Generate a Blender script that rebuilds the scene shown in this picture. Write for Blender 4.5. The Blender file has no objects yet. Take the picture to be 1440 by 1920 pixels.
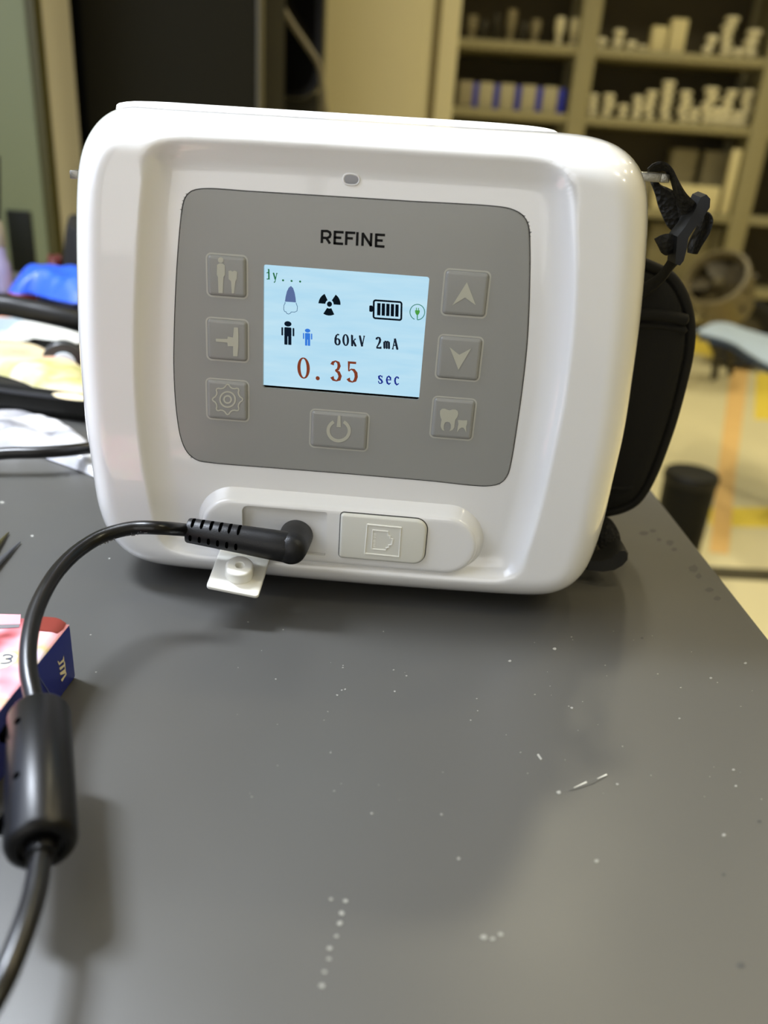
import bpy, bmesh, math, random
import numpy as np
from mathutils import Vector, Matrix

C = bpy.context.scene.collection
SC = bpy.context.scene

# ------------------------------------------------------------------ camera
TZ = 0.75                       # table top
ZS = TZ + 0.077                 # height of the display centre
FPX = 1520.0
YAW, PITCH, ROLL = math.radians(-1.706), math.radians(23.973), math.radians(4.103)
CAM = Vector((0.01954, -0.205, ZS + 0.04267))
_f = Vector((math.sin(YAW) * math.cos(PITCH), math.cos(YAW) * math.cos(PITCH), -math.sin(PITCH)))
_r = Vector((math.cos(YAW), -math.sin(YAW), 0))
_u = _r.cross(_f)
RGT = math.cos(ROLL) * _r + math.sin(ROLL) * _u
UPV = -math.sin(ROLL) * _r + math.cos(ROLL) * _u
FWD = _f
cam_d = bpy.data.cameras.new('camera')
cam = bpy.data.objects.new('camera', cam_d)
C.objects.link(cam)
m = Matrix((RGT, UPV, -FWD)).transposed().to_4x4()
m.translation = CAM
cam.matrix_world = m
cam_d.sensor_fit = 'VERTICAL'
cam_d.sensor_height = 36.0
cam_d.lens = FPX / 1920 * 36.0
cam_d.clip_start = 0.005
cam_d.clip_end = 60
cam_d.dof.use_dof = True
cam_d.dof.focus_distance = (Vector((0, 0, ZS - 0.01)) - CAM).dot(FWD)
cam_d.dof.aperture_fstop = cam_d.lens / 2.6
SC.camera = cam

# ------------------------------------------------------------------ look and light
SC.view_settings.view_transform = 'Standard'
SC.view_settings.look = 'None'
SC.view_settings.gamma = 1
SC.view_settings.use_curve_mapping = False
SC.view_settings.exposure = -0.05
SC.cycles.use_denoising = True
SC.cycles.max_bounces = 8
w = bpy.data.worlds.new('world')
SC.world = w
w.use_nodes = True
w.node_tree.nodes['Background'].inputs[0].default_value = (0.75, 0.8, 1.0, 1)
w.node_tree.nodes['Background'].inputs[1].default_value = 0.02


def area_light(name, loc, target, size, power, color, size_y=None):
    d = bpy.data.lights.new(name, 'AREA')
    d.energy = power
    d.color = color
    d.size = size
    if size_y:
        d.shape = 'RECTANGLE'
        d.size_y = size_y
    o = bpy.data.objects.new(name, d)
    C.objects.link(o)
    o.location = loc
    o.rotation_euler = (Vector(target) - Vector(loc)).to_track_quat('-Z', 'Y').to_euler()
    return o


COOL, NEUT, WARM = (0.82, 0.89, 1.0), (0.97, 0.97, 1.0), (0.96, 0.90, 0.66)
WIN_W, TUBE_W, PANEL_W, PANE_E, LENS_E = 22, 3, 5.0, 1.85, 70
SPOT_NEAR, SPOT_MID, SPOT_FAR, SPOT_SIDE = 22, 40, 54, 36
area_light('window_daylight', (-0.98, -0.2, 1.50), (0.0, -0.1, 0.8), 1.3, WIN_W, COOL, 1.2)
area_light('ceiling_tube_light', (-0.42, 0.42, 2.30), (-0.1, 0.1, 0.75), 0.06, TUBE_W, NEUT, 1.15)
LAMP_P = (-0.255, 0.035, 1.17)
area_light('added_lamp_light', LAMP_P, (-0.20, 0.02, 0.75), 0.05, PANEL_W, COOL, 0.14)  # key light of the unseen lamp added for the left of the desk


# ------------------------------------------------------------------ pixel rays to points of the place


def ray(u, v):
    return (FWD + RGT * ((u - 720) / FPX) - UPV * ((v - 960) / FPX))


def at(u, v, Y):
    d = ray(u, v)
    return CAM + d * ((Y - CAM.y) / d.y)


def atz(u, v, Z):
    d = ray(u, v)
    return CAM + d * ((Z - CAM.z) / d.z)


# ------------------------------------------------------------------ materials
def lin(c):
    return tuple(((x / 255) / 12.92 if x / 255 <= 0.04045 else ((x / 255 + 0.055) / 1.055) ** 2.4) for x in c)


_mats = {}


def mat(name, rgb, rough=0.5, metal=0.0, spec=0.5, bump=None, noise=None, emit=0.0, coat=0.0, sheen=0.0, trans=0.0, alpha=1.0, sss=0.0):
    """rgb are 0-255; noise=(scale, amount) varies colour; bump=(kind, scale, strength)"""
    if name in _mats:
        return _mats[name]
    M = bpy.data.materials.new(name)
    M.use_nodes = True
    nt = M.node_tree
    b = nt.nodes['Principled BSDF']
    c = (*lin(rgb), 1)
    b.inputs['Base Color'].default_value = c
    b.inputs['Roughness'].default_value = rough
    b.inputs['Metallic'].default_value = metal
    b.inputs['Specular IOR Level'].default_value = spec
    b.inputs['Coat Weight'].default_value = coat
    b.inputs['Coat Roughness'].default_value = 0.04
    b.inputs['Sheen Weight'].default_value = sheen
    b.inputs['Transmission Weight'].default_value = trans
    b.inputs['Alpha'].default_value = alpha
    if sss:
        b.inputs['Subsurface Weight'].default_value = sss
        b.inputs['Subsurface Radius'].default_value = (1, 1, 1)
        b.inputs['Subsurface Scale'].default_value = 0.002
    if emit:
        b.inputs['Emission Color'].default_value = c
        b.inputs['Emission Strength'].default_value = emit
    tc = nt.nodes.new('ShaderNodeTexCoord')
    if noise:
        n = nt.nodes.new('ShaderNodeTexNoise')
        n.inputs['Scale'].default_value = noise[0]
        n.inputs['Detail'].default_value = 6
        nt.links.new(tc.outputs['Object'], n.inputs['Vector'])
        mx = nt.nodes.new('ShaderNodeMix')
        mx.data_type = 'RGBA'
        mx.inputs[6].default_value = tuple(max(0, x * (1 - noise[1])) for x in c[:3]) + (1,)
        mx.inputs[7].default_value = tuple(min(1, x * (1 + noise[1])) for x in c[:3]) + (1,)
        nt.links.new(n.outputs['Fac'], mx.inputs[0])
        nt.links.new(mx.outputs[2], b.inputs['Base Color'])
    if bump:
        kind, sc, st = bump
        bp = nt.nodes.new('ShaderNodeBump')
        bp.inputs['Strength'].default_value = st
        bp.inputs['Distance'].default_value = 0.0005
        if kind == 'noise':
            t = nt.nodes.new('ShaderNodeTexNoise')
            t.inputs['Scale'].default_value = sc
            t.inputs['Detail'].default_value = 4
            nt.links.new(t.outputs['Fac'], bp.inputs['Height'])
        elif kind == 'weave':
            t = nt.nodes.new('ShaderNodeTexVoronoi')
            t.inputs['Scale'].default_value = sc
            nt.links.new(t.outputs['Distance'], bp.inputs['Height'])
        else:
            t = nt.nodes.new('ShaderNodeTexWave')
            t.inputs['Scale'].default_value = sc
            nt.links.new(t.outputs['Fac'], bp.inputs['Height'])
        nt.links.new(tc.outputs['Object'], t.inputs['Vector'])
        nt.links.new(bp.outputs['Normal'], b.inputs['Normal'])
    _mats[name] = M
    return M


def emis(name, rgb, strength):
    if name in _mats:
        return _mats[name]
    M = bpy.data.materials.new(name)
    M.use_nodes = True
    nt = M.node_tree
    nt.nodes.remove(nt.nodes['Principled BSDF'])
    e = nt.nodes.new('ShaderNodeEmission')
    e.inputs[0].default_value = (*lin(rgb), 1)
    e.inputs[1].default_value = strength
    nt.links.new(e.outputs[0], nt.nodes['Material Output'].inputs[0])
    _mats[name] = M
    return M


# ------------------------------------------------------------------ objects
def tag(o, label, cat, group=None, kind=None):
    if label:
        o['label'] = label
    if cat:
        o['category'] = cat
    if group:
        o['group'] = group
    if kind:
        o['kind'] = kind
    return o


def empty(name, loc, label=None, cat=None, group=None):
    o = bpy.data.objects.new(name, None)
    o.empty_display_size = 0.02
    C.objects.link(o)
    o.location = loc
    return tag(o, label, cat, group)


def wloc(o):
    v = Vector((0, 0, 0))
    while o is not None:
        v += Vector(o.location)
        o = o.parent
    return v


def mesh(name, verts, faces, material, parent=None, smooth=True, origin=None, fix=True, sharp=None):
    """verts in world coordinates"""
    org = wloc(parent) if parent else Vector(origin or (0, 0, 0))
    me = bpy.data.meshes.new(name)
    me.from_pydata([tuple(Vector(v) - org) for v in verts], [], faces)
    if fix:
        bm = bmesh.new()
        bm.from_mesh(me)
        bmesh.ops.remove_doubles(bm, verts=bm.verts, dist=1e-7)
        bmesh.ops.recalc_face_normals(bm, faces=bm.faces)
        bm.to_mesh(me)
        bm.free()
    if smooth:
        me.polygons.foreach_set('use_smooth', [True] * len(me.polygons))
        me.set_sharp_from_angle(angle=math.radians(sharp or 40))
    me.materials.append(material)
    o = bpy.data.objects.new(name, me)
    C.objects.link(o)
    if parent:
        o.parent = parent
    else:
        o.location = org
    return o


def structure(o):
    o['kind'] = 'structure'
    return o


class Geo:
    def __init__(self):
        self.v, self.f = [], []

    def add(self, v, f):
        k = len(self.v)
        self.v += [Vector(p) for p in v]
        self.f += [tuple(i + k for i in q) for q in f]

    def loops(self, L, cap0=True, cap1=True, closed=True):
        n = len(L[0])
        v = [p for l in L for p in l]
        f = []
        for i in range(len(L) - 1):
            for j in range(n if closed else n - 1):
                a, b = i * n + j, i * n + (j + 1) % n
                f.append((a, b, b + n, a + n))
        if cap0:
            f.append(tuple(range(n))[::-1])
        if cap1:
            f.append(tuple(range((len(L) - 1) * n, len(L) * n)))
        self.add(v, f)

    def box(self, c, s, bev=0.0, rot=0.0, seg=2):
        """c = centre, s = full size, rot about z"""
        bm = bmesh.new()
        bmesh.ops.create_cube(bm, size=1)
        bmesh.ops.scale(bm, vec=Vector(s), verts=bm.verts)
        if bev:
            bmesh.ops.bevel(bm, geom=bm.edges[:], offset=bev, segments=seg, profile=0.5, affect='EDGES')
        R = Matrix.Rotation(rot, 3, 'Z')
        v = [R @ p.co + Vector(c) for p in bm.verts]
        bm.verts.index_update()
        f = [tuple(q.index for q in p.verts) for p in bm.faces]
        bm.free()
        self.add(v, f)

    def tube(self, pts, r, n=14, cap=True, squash=None):
        pts = [Vector(p) for p in pts]
        rr = r if isinstance(r, (list, tuple)) else [r] * len(pts)
        L = []
        t0 = (pts[1] - pts[0]).normalized()
        nrm = t0.orthogonal().normalized()
        for i, p in enumerate(pts):
            t = (pts[min(i + 1, len(pts) - 1)] - pts[max(i - 1, 0)]).normalized()
            nrm = (nrm - t * nrm.dot(t)).normalized()
            b = t.cross(nrm)
            L.append([p + (nrm * math.cos(a) + b * math.sin(a)) * rr[i] for a in [2 * math.pi * k / n for k in range(n)]])
        self.loops(L, cap, cap)

    def lathe(self, c, prof, n=32, axis=Vector((0, 0, 1))):
        """prof: (radius, height along axis)"""
        axis = Vector(axis).normalized()
        a = axis.orthogonal().normalized()
        b = axis.cross(a)
        L = [[Vector(c) + axis * h + (a * math.cos(t) + b * math.sin(t)) * max(r, 1e-6) for t in [2 * math.pi * k / n for k in range(n)]] for r, h in prof]
        self.loops(L, True, True)

    def build(self, name, material, parent=None, **k):
        return mesh(name, self.v, self.f, material, parent, **k)


def spline(pts, n, closed=False):
    """Catmull-Rom through pts, n points evenly spaced by length"""
    P = [Vector(p) for p in pts]
    out = []
    N = len(P)
    for i in range(N if closed else N - 1):
        if closed:
            a, b, c, d = P[i - 1], P[i], P[(i + 1) % N], P[(i + 2) % N]
        else:
            a, b, c, d = P[max(i - 1, 0)], P[i], P[i + 1], P[min(i + 2, N - 1)]
        # centripetal-like tangents
        l0, l1, l2 = max((b - a).length, 1e-9) ** .5, max((c - b).length, 1e-9) ** .5, max((d - c).length, 1e-9) ** .5
        m1 = ((b - a) / l0 - (c - a) / (l0 + l1) + (c - b) / l1) * l1 if (b - a).length > 1e-9 else (c - b)
        m2 = ((c - b) / l1 - (d - b) / (l1 + l2) + (d - c) / l2) * l1 if (d - c).length > 1e-9 else (c - b)
        for k in range(24):
            t = k / 24
            out.append((2 * t**3 - 3 * t**2 + 1) * b + (t**3 - 2 * t**2 + t) * m1 + (-2 * t**3 + 3 * t**2) * c + (t**3 - t**2) * m2)
    out.append(P[0] if closed else P[-1])
    return resample(out, n, closed)


def resample(pl, n, closed=False):
    L = [0.0]
    for i in range(1, len(pl)):
        L.append(L[-1] + (pl[i] - pl[i - 1]).length)
    T = L[-1]
    res, j = [], 0
    for k in range(n):
        s = T * k / (n if closed else n - 1)
        while j < len(pl) - 2 and L[j + 1] < s:
            j += 1
        d = L[j + 1] - L[j]
        t = 0 if d < 1e-12 else min(1, (s - L[j]) / d)
        res.append(pl[j].lerp(pl[j + 1], t))
    return res


def ccw(pl):
    a = sum(pl[i - 1][0] * pl[i][1] - pl[i][0] * pl[i - 1][1] for i in range(len(pl)))
    return pl if a > 0 else pl[::-1]


def inset(pl, d):
    """inward offset of a ccw closed 2-D polyline"""
    n = len(pl)
    out = []
    for i in range(n):
        t = (Vector(pl[(i + 1) % n]) - Vector(pl[i - 1])).normalized()
        out.append(Vector((pl[i][0] - t[1] * d, pl[i][1] + t[0] * d)))
    return out


def rrect(cx, cy, w_, h_, r, n=6, rs=None):
    """rounded rectangle, ccw; rs = radii (br, tr, tl, bl)"""
    rs = rs or (r,) * 4
    out = []
    for (sx, sy, a0), rad in zip(((1, -1, -90), (1, 1, 0), (-1, 1, 90), (-1, -1, 180)), rs):
        for k in range(n + 1):
            a = math.radians(a0 + 90 * k / n)
            out.append(Vector((cx + sx * (w_ / 2 - rad) + rad * math.cos(a), cy + sy * (h_ / 2 - rad) + rad * math.sin(a))))
    return out


def pad(G, pl, prof, cap0=True, cap1=True):
    """closed xz outline raised along -y: prof = [(inset, y)...]"""
    pl = ccw(pl)
    L = []
    for d, y in prof:
        q = inset(pl, d) if d else pl
        L.append([Vector((p[0], y, p[1])) for p in q])
    G.loops(L, cap0, cap1)


def px_outline(pxs, Y, n=None, closed=True):
    P = [at(u, v, Y) for u, v in pxs]
    P = [Vector((p.x, p.z)) for p in P]
    return spline(P, n, closed) if n else P


def cut(o, cutter):
    """boolean difference baked into the mesh"""
    md = o.modifiers.new('cut', 'BOOLEAN')
    md.object = cutter
    md.operation = 'DIFFERENCE'
    md.solver = 'EXACT'
    bpy.context.view_layer.update()
    dg = bpy.context.evaluated_depsgraph_get()
    me = bpy.data.meshes.new_from_object(o.evaluated_get(dg))
    o.modifiers.clear()
    old = o.data
    o.data = me
    me.name = old.name
    bpy.data.meshes.remove(old)
    cm = cutter.data
    bpy.data.objects.remove(cutter)
    bpy.data.meshes.remove(cm)
    me.polygons.foreach_set('use_smooth', [True] * len(me.polygons))
    me.set_sharp_from_angle(angle=math.radians(35))


def stroke(G, pts, wd, to3, closed=False, th=0.0):
    """flat ribbon along 2-D points; wd a width or list; to3 maps 2-D to a point; th raises it"""
    P = [Vector(p) for p in pts]
    n = len(P)
    W = wd if isinstance(wd, (list, tuple)) else [wd] * n
    A, B = [], []
    for i in range(n):
        if closed:
            t = P[(i + 1) % n] - P[i - 1]
            k = 1.0
        else:
            t1 = (P[i] - P[i - 1]).normalized() if i else None
            t2 = (P[i + 1] - P[i]).normalized() if i < n - 1 else None
            t = (t1 + t2) if t1 and t2 else (t1 or t2)
            k = 1.0
            if t1 and t2 and t.length > 1e-6:
                k = min(1.8, 1 / max(0.3, t.normalized().dot(t2)))
        t = t.normalized()
        nn = Vector((-t.y, t.x)) * (W[i] / 2 * k)
        A.append(P[i] + nn)
        B.append(P[i] - nn)
    v = [to3(*a) for a in A] + [to3(*b) for b in B]
    f = [(i, i + 1, n + i + 1, n + i) for i in range(n - 1)]
    if closed:
        f.append((n - 1, 0, n, 2 * n - 1))
    G.add(v, f)


def poly(G, pts, to3):
    G.add([to3(*p) for p in pts], [tuple(range(len(pts)))])


def arc(cx, cy, rx, ry, a0, a1, n=24):
    return [(cx + rx * math.cos(math.radians(a0 + (a1 - a0) * k / n)), cy + ry * math.sin(math.radians(a0 + (a1 - a0) * k / n))) for k in range(n + 1)]


# ================================================================== material palette
M_SHELL = mat('glossy_white_plastic', (236, 235, 232), 0.2, coat=1.0)
M_BACK = mat('white_plastic', (232, 232, 228), 0.25)
M_PANEL = mat('grey_membrane', (150, 150, 145), 0.30, bump=('noise', 4000, 0.03))
M_BTN = mat('grey_membrane_button', (147, 147, 142), 0.30)
M_ICON = mat('pale_icon_print', (184, 183, 166), 0.45)
M_RING = mat('pale_frame_print', (182, 181, 171), 0.4)
M_SEAM = mat('dark_seam', (52, 52, 50), 0.6)
M_INK = mat('black_ink', (6, 6, 6), 0.6, spec=.2)
M_PORT = mat('ivory_plastic', (222, 221, 210), 0.32)
M_RUBBER = mat('white_rubber', (238, 236, 226), 0.45)
M_BLACK = mat('black_plastic', (19, 19, 20), 0.42, spec=.35, bump=('noise', 3000, 0.12))
M_CORD = mat('black_vinyl', (12, 11, 10), 0.28, spec=.4)
M_CAVE = mat('cavity_black', (2, 2, 2), 0.9, spec=0.0)
M_METAL = mat('brushed_steel', (150, 148, 140), 0.35, metal=1.0, bump=('noise', 2000, .2))
M_WEB = mat('black_webbing', (13, 12, 10), 0.75, bump=('weave', 800, 1.0), spec=.3, noise=(900, .9))
M_NEO = mat('black_neoprene', (19, 18, 14), 0.8, bump=('noise', 2500, 0.2), spec=.25)
M_DKMETAL = mat('dark_satin_plastic', (8, 8, 7), 0.5, spec=.25)

# ================================================================== room
RX0, RX1, RY0, RY1, RH = -1.05, 4.6, -2.2, 6.0, 2.8
M_WALL = mat('cream_wall_paint', (196, 186, 146), 0.8, noise=(3, 0.04))
M_CEIL = mat('white_ceiling_paint', (225, 222, 208), 0.9)


def floor_material():
    M = mat('pale_yellow_epoxy_floor', (222, 212, 172), 0.35, noise=(2.5, 0.10))
    return M


def slab(name, x0, x1, y0, y1, z0, z1, material):
    G = Geo()
    G.box(((x0 + x1) / 2, (y0 + y1) / 2, (z0 + z1) / 2), (x1 - x0, y1 - y0, z1 - z0))
    return structure(G.build(name, material, smooth=False))


slab('floor', RX0 - .1, RX1 + .1, RY0 - .1, RY1 + .1, -0.1, 0, floor_material())
slab('ceiling', RX0 - .1, RX1 + .1, RY0 - .1, RY1 + .1, RH, RH + .1, M_CEIL)
slab('wall_back', RX0 - .1, RX1 + .1, RY1, RY1 + .1, 0, RH, M_WALL)
slab('wall_front', RX0 - .1, RX1 + .1, RY0 - .1, RY0, 0, RH, mat('white_wall_paint', (228, 228, 226), .8))
slab('wall_right', RX1, RX1 + .1, RY0, RY1, 0, RH, M_WALL)
slab('wall_left', RX0 - .1, RX0, RY0, RY1, 0, RH, _mats['white_wall_paint'])
# window on the left wall that lets the daylight in
G = Geo()
for (yc, zc, sy, sz) in ((-0.2, 2.23, 1.46, .06), (-0.2, .87, 1.46, .06), (-.9, 1.55, .06, 1.3), (.5, 1.55, .06, 1.3), (-.2, 1.55, .04, 1.3)):
    G.box((RX0 + .03, yc, zc), (.06, sy, sz))
wf = structure(G.build('window_1', mat('white_window_frame', (225, 225, 222), .5), smooth=False))
G = Geo()
G.box((RX0 + .012, -.2, 1.55), (.01, 1.36, 1.3))
wg = G.build('window_pane', emis('daylight_pane', (206, 220, 255), PANE_E), wf, smooth=False)

# glazed door behind the viewer
G = Geo()
for (xc, zc, sx, sz) in ((-.30, 2.28, 1.36, .06), (-.30, .42, 1.36, .06), (-.95, 1.35, .06, 1.9), (.35, 1.35, .06, 1.9), (-.3, 1.35, .04, 1.9)):
    G.box((xc, RY0 + .03, zc), (sx, .06, sz))
wf2 = structure(G.build('window_2', _mats['white_window_frame'], smooth=False))
G = Geo()
G.box((-.30, RY0 + .012, 1.35), (1.26, .01, 1.84))
G.build('window_pane', emis('neutral_daylight_pane', (255, 253, 248), PANE_E), wf2, smooth=False)

# ================================================================== desk
e1, e2 = atz(1251, 952, TZ), atz(1439, 1189, TZ)
ed = (e1 - e2)
ed.z = 0
ed.normalize()
far = e1 + ed * ((0.52 - e1.y) / ed.y)
near = e2 - ed * ((e2.y + 0.7) / ed.y)
desk = empty('desk', (0, 0.1, 0), 'grey laminate desk with worn speckled top under the white device', 'desk')


def desk_material():
    M = mat('grey_desk_laminate', (116, 117, 120), 0.36)
    nt = M.node_tree
    b = nt.nodes['Principled BSDF']
    tc = nt.nodes.new('ShaderNodeTexCoord')
    n = nt.nodes.new('ShaderNodeTexNoise')
    n.inputs['Scale'].default_value = 14
    n.inputs['Detail'].default_value = 8
    r = nt.nodes.new('ShaderNodeMapRange')
    r.inputs['From Min'].default_value = .3
    r.inputs['From Max'].default_value = .7
    r.inputs['To Min'].default_value = .33
    r.inputs['To Max'].default_value = .44
    nt.links.new(tc.outputs['Object'], n.inputs['Vector'])
    nt.links.new(n.outputs['Fac'], r.inputs['Value'])
    nt.links.new(r.outputs[0], b.inputs['Roughness'])
    mx = nt.nodes.new('ShaderNodeMix')
    mx.data_type = 'RGBA'
    mx.inputs[6].default_value = (*lin((75, 74, 71)), 1)
    mx.inputs[7].default_value = (*lin((70, 69, 66)), 1)
    nt.links.new(n.outputs['Fac'], mx.inputs[0])
    nt.links.new(mx.outputs[2], b.inputs['Base Color'])
    return M


M_DESK = desk_material()
pl = [Vector((-1.03, near.y)), Vector((near.x, near.y)), Vector((far.x, far.y)), Vector((-1.03, far.y))]
G = Geo()
prof = [(0.002, TZ - .030), (0, TZ - .028), (0, TZ - .002), (.0012, TZ)]
pl = ccw(pl)


def inset_poly(pl, d):
    n = len(pl)
    out = []
    for i in range(n):
        t1 = (pl[i] - pl[i - 1]).normalized()
        t2 = (pl[(i + 1) % n] - pl[i]).normalized()
        n1, n2 = Vector((-t1.y, t1.x)), Vector((-t2.y, t2.x))
        bis = (n1 + n2)
        bis = bis / max(.2, bis.dot(n1))
        out.append(pl[i] + bis * d)
    return out


G.loops([[Vector((p.x, p.y, z)) for p in inset_poly(pl, d)] for d, z in prof])
G.build('tabletop', M_DESK, desk, sharp=50)
M_LEG = mat('grey_steel_leg', (120, 120, 118), .4, metal=.6)
for x, y in ((-.97, near.y + .1), (near.x - .12, near.y + .1), (far.x - .12, far.y - .1), (-.97, far.y - .1)):
    G = Geo()
    G.box((x, y, (TZ - .03) / 2), (.05, .05, TZ - .03), .004)
    G.build('leg', M_LEG, desk)

# ================================================================== the x-ray unit
unit = empty('dental_x_ray_unit', (0, 0.02, TZ), 'white handheld x-ray unit with lit blue screen standing on the grey desk', 'x-ray unit')

YS = 0.014       # depth of the widest section of the front shell
RIM = -0.004     # frontmost rim
sil = [  # silhouette of the front shell in the photograph, clockwise, with the depth of that section
    (232, 199), (300, 203), (400, 209), (520, 216), (640, 223.5), (760, 231), (900, 239.5), (980, 244), (1050, 248.5), (1102, 254), (1150, 269), (1186, 293),
    (1207, 326), (1215, 366), (1214, 440), (1210, 500), (1202, 591), (1189, 690), (1173, 799), (1153, 886), (1134.7, 967), (1116.5, 1028),
    (1101, 1066), (1080, 1092), (1054, 1108), (1022, 1116), (985, 1115.5), (900, 1110.5), (780, 1102), (640, 1091), (500, 1078), (400, 1069), (330, 1062),
    (285, 1056), (252, 1045), (225, 1026), (205, 1000), (190, 965), (178, 915), (167, 832), (160, 791), (154, 718), (147, 624), (144, 520), (143, 440), (143.5, 370), (147, 310), (157, 268), (176, 235), (202, 210)]


def sil_depth(v):
    return YS if v < 950 else max(0.006, YS - (v - 950) / 120 * (YS - .006))


EA = 0.0105


def to_px(p):
    d = p - CAM
    z_ = d.dot(FWD)
    return Vector((720 + FPX * d.dot(RGT) / z_, 960 - FPX * d.dot(UPV) / z_))


OUT_PX = [Vector(p) for p in sil]
for it in range(4):
    O2 = []
    for q_ in OUT_PX:
        p = at(q_.x, q_.y, sil_depth(q_.y))
        O2.append(Vector((p.x, p.z)))
    n_ = len(O2)
    new = []
    for i in range(n_):
        t_ = (O2[(i + 1) % n_] - O2[i - 1]).normalized()
        nrm = Vector((-t_.y, t_.x))          # clockwise order: left of travel is outside
        ti = (Vector(sil[(i + 1) % n_]) - Vector(sil[i - 1])).normalized()
        ni = Vector((ti.y, -ti.x))
        best = -1e9
        for k in range(25):
            e = EA * k / 24
            yy = RIM + (YS - RIM) * (1 - math.sqrt(max(0, 1 - (1 - e / EA) ** 2)))
            w2 = O2[i] - nrm * e
            best = max(best, (to_px(Vector((w2.x, yy, w2.y))) - Vector(sil[i])).dot(ni))
        for yy in (.018,):
            best = max(best, (to_px(Vector((O2[i].x, yy, O2[i].y))) - Vector(sil[i])).dot(ni))
        new.append(OUT_PX[i] - ni * best)
    OUT_PX = new
OUT = ccw(spline(O2, 320, True))
for _ in range(6):
    OUT = [OUT[i - 1] * .25 + OUT[i] * .5 + OUT[(i + 1) % len(OUT)] * .25 for i in range(len(OUT))]

rec_px = [(272, 320), (277, 290), (292, 271), (318, 262), (420, 263), (560, 270), (720, 280), (900, 291), (1000, 298), (1036, 306), (1060, 326), (1072, 360), (1077, 430), (1078, 525),
          (1073, 620), (1064, 700), (1056, 756), (1042, 825), (1025.5, 900), (1009, 967), (988, 1033), (975, 1064), (956, 1082), (925, 1088), (860, 1085), (700, 1072), (560, 1060),
          (440, 1050), (360, 1041), (322, 1030), (302, 1008), (285.6, 955), (276, 907), (266, 846), (258, 773), (254, 700), (254, 600), (258, 500), (264, 400)]
REC = ccw(px_outline(rec_px, RIM + .0005, 240))
pan_px = [(343, 383), (348, 369), (358, 359), (381, 354), (470, 359), (600, 367), (760, 377), (944, 389), (966, 395), (981, 405), (990.5, 422), (993.5, 467), (993, 533), (989, 633), (980.5, 717),
          (969, 800), (958, 868), (952, 890), (940, 905), (917, 911), (800, 901), (660, 889), (522, 878), (395, 867.5), (370, 863), (352, 849), (340, 824), (330.5, 767), (326, 689),
          (326.7, 622), (330.5, 522), (337, 430)]
PAN = ccw(px_outline(pan_px, 0.0, 240))


def sdist(X, Z, pl):
    """signed distance (inside +) of points to a closed polyline"""
    P = np.array([(p[0], p[1]) for p in pl])
    Q = np.roll(P, -1, 0)
    best = np.full(X.shape, 1e9)
    ins = np.zeros(X.shape, bool)
    for (ax, az), (bx, bz) in zip(P, Q):
        dx, dz = bx - ax, bz - az
        t = np.clip(((X - ax) * dx + (Z - az) * dz) / (dx * dx + dz * dz), 0, 1)
        best = np.minimum(best, (X - ax - t * dx) ** 2 + (Z - az - t * dz) ** 2)
        c = ((az > Z) != (bz > Z)) & (X < (bx - ax) * (Z - az) / (bz - az + 1e-15) + ax)
        ins ^= c
    d = np.sqrt(best)
    return np.where(ins, d, -d)


loops2, ee = [], []
for k in range(16):
    e = EA * (1 - math.cos(math.pi / 2 * k / 15)) * 1.0
    lo_ = inset(OUT, e) if e else OUT
    for _ in range(int(k * .8)):
        lo_ = [lo_[i - 1] * .25 + lo_[i] * .5 + lo_[(i + 1) % len(lo_)] * .25 for i in range(len(lo_))]
    loops2.append(lo_)
    ee.append(e)
last = loops2[-1]
cen = Vector((sum(p.x for p in last) / len(last), sum(p.y for p in last) / len(last)))
NS = 130
for k in range(1, NS):
    s = 1 - k / NS
    loops2.append([cen + (p - cen) * s for p in last])
    ee.append(EA)
X = np.array([[p.x for p in l] for l in loops2])
Z = np.array([[p.y for p in l] for l in loops2])
E_ = np.array(ee)[:, None] * np.ones_like(X)
t = np.clip(1 - E_ / EA, 0, 1)
depth_here = np.array([sil_depth(0) if True else 0])
Yf = RIM + (YS - RIM) * (1 - np.sqrt(np.clip(1 - t ** 2, 0, 1)))
dr = sdist(X, Z, REC)
# soft wall of the dished centre: wide at the sides, tighter at top and bottom
tt = np.clip((dr + .0004) / .0078, 0, 1)
f1 = 1 - (1 - tt) ** 2.2
sm = np.clip((dr + .0014) / .0028, 0, 1)
Yf = Yf + (0.0001 - RIM) * f1 * (sm * sm * (3 - 2 * sm))
dp = sdist(X, Z, PAN)
Yf = np.where(dp > .0006, 0.0022, Yf)
L = []
for off, y in ((.0012, .030), (.0004, .024), (0.0, .018)):
    L.append([Vector((p.x, y, p.y)) for p in (inset(OUT, off) if off else OUT)])
for i in range(len(loops2)):
    L.append([Vector((X[i, j], Yf[i, j], Z[i, j])) for j in range(X.shape[1])])
G = Geo()
G.loops(L, False, True)
shell = G.build('front_shell', M_SHELL, unit, sharp=60)

# rear shell with the raised cap along the top
BK = [Vector((p.x * .99, p.y)) for p in OUT]
L = []
for off, y in ((.0006, .0296), (.0008, .045), (.0030, .070), (.0080, .082), (.016, .086)):
    L.append([Vector((p.x, y, p.y)) for p in inset(OUT, off)])
G = Geo()
G.loops(L, True, True)
G.build('rear_shell', M_BACK, unit, sharp=60)
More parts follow.
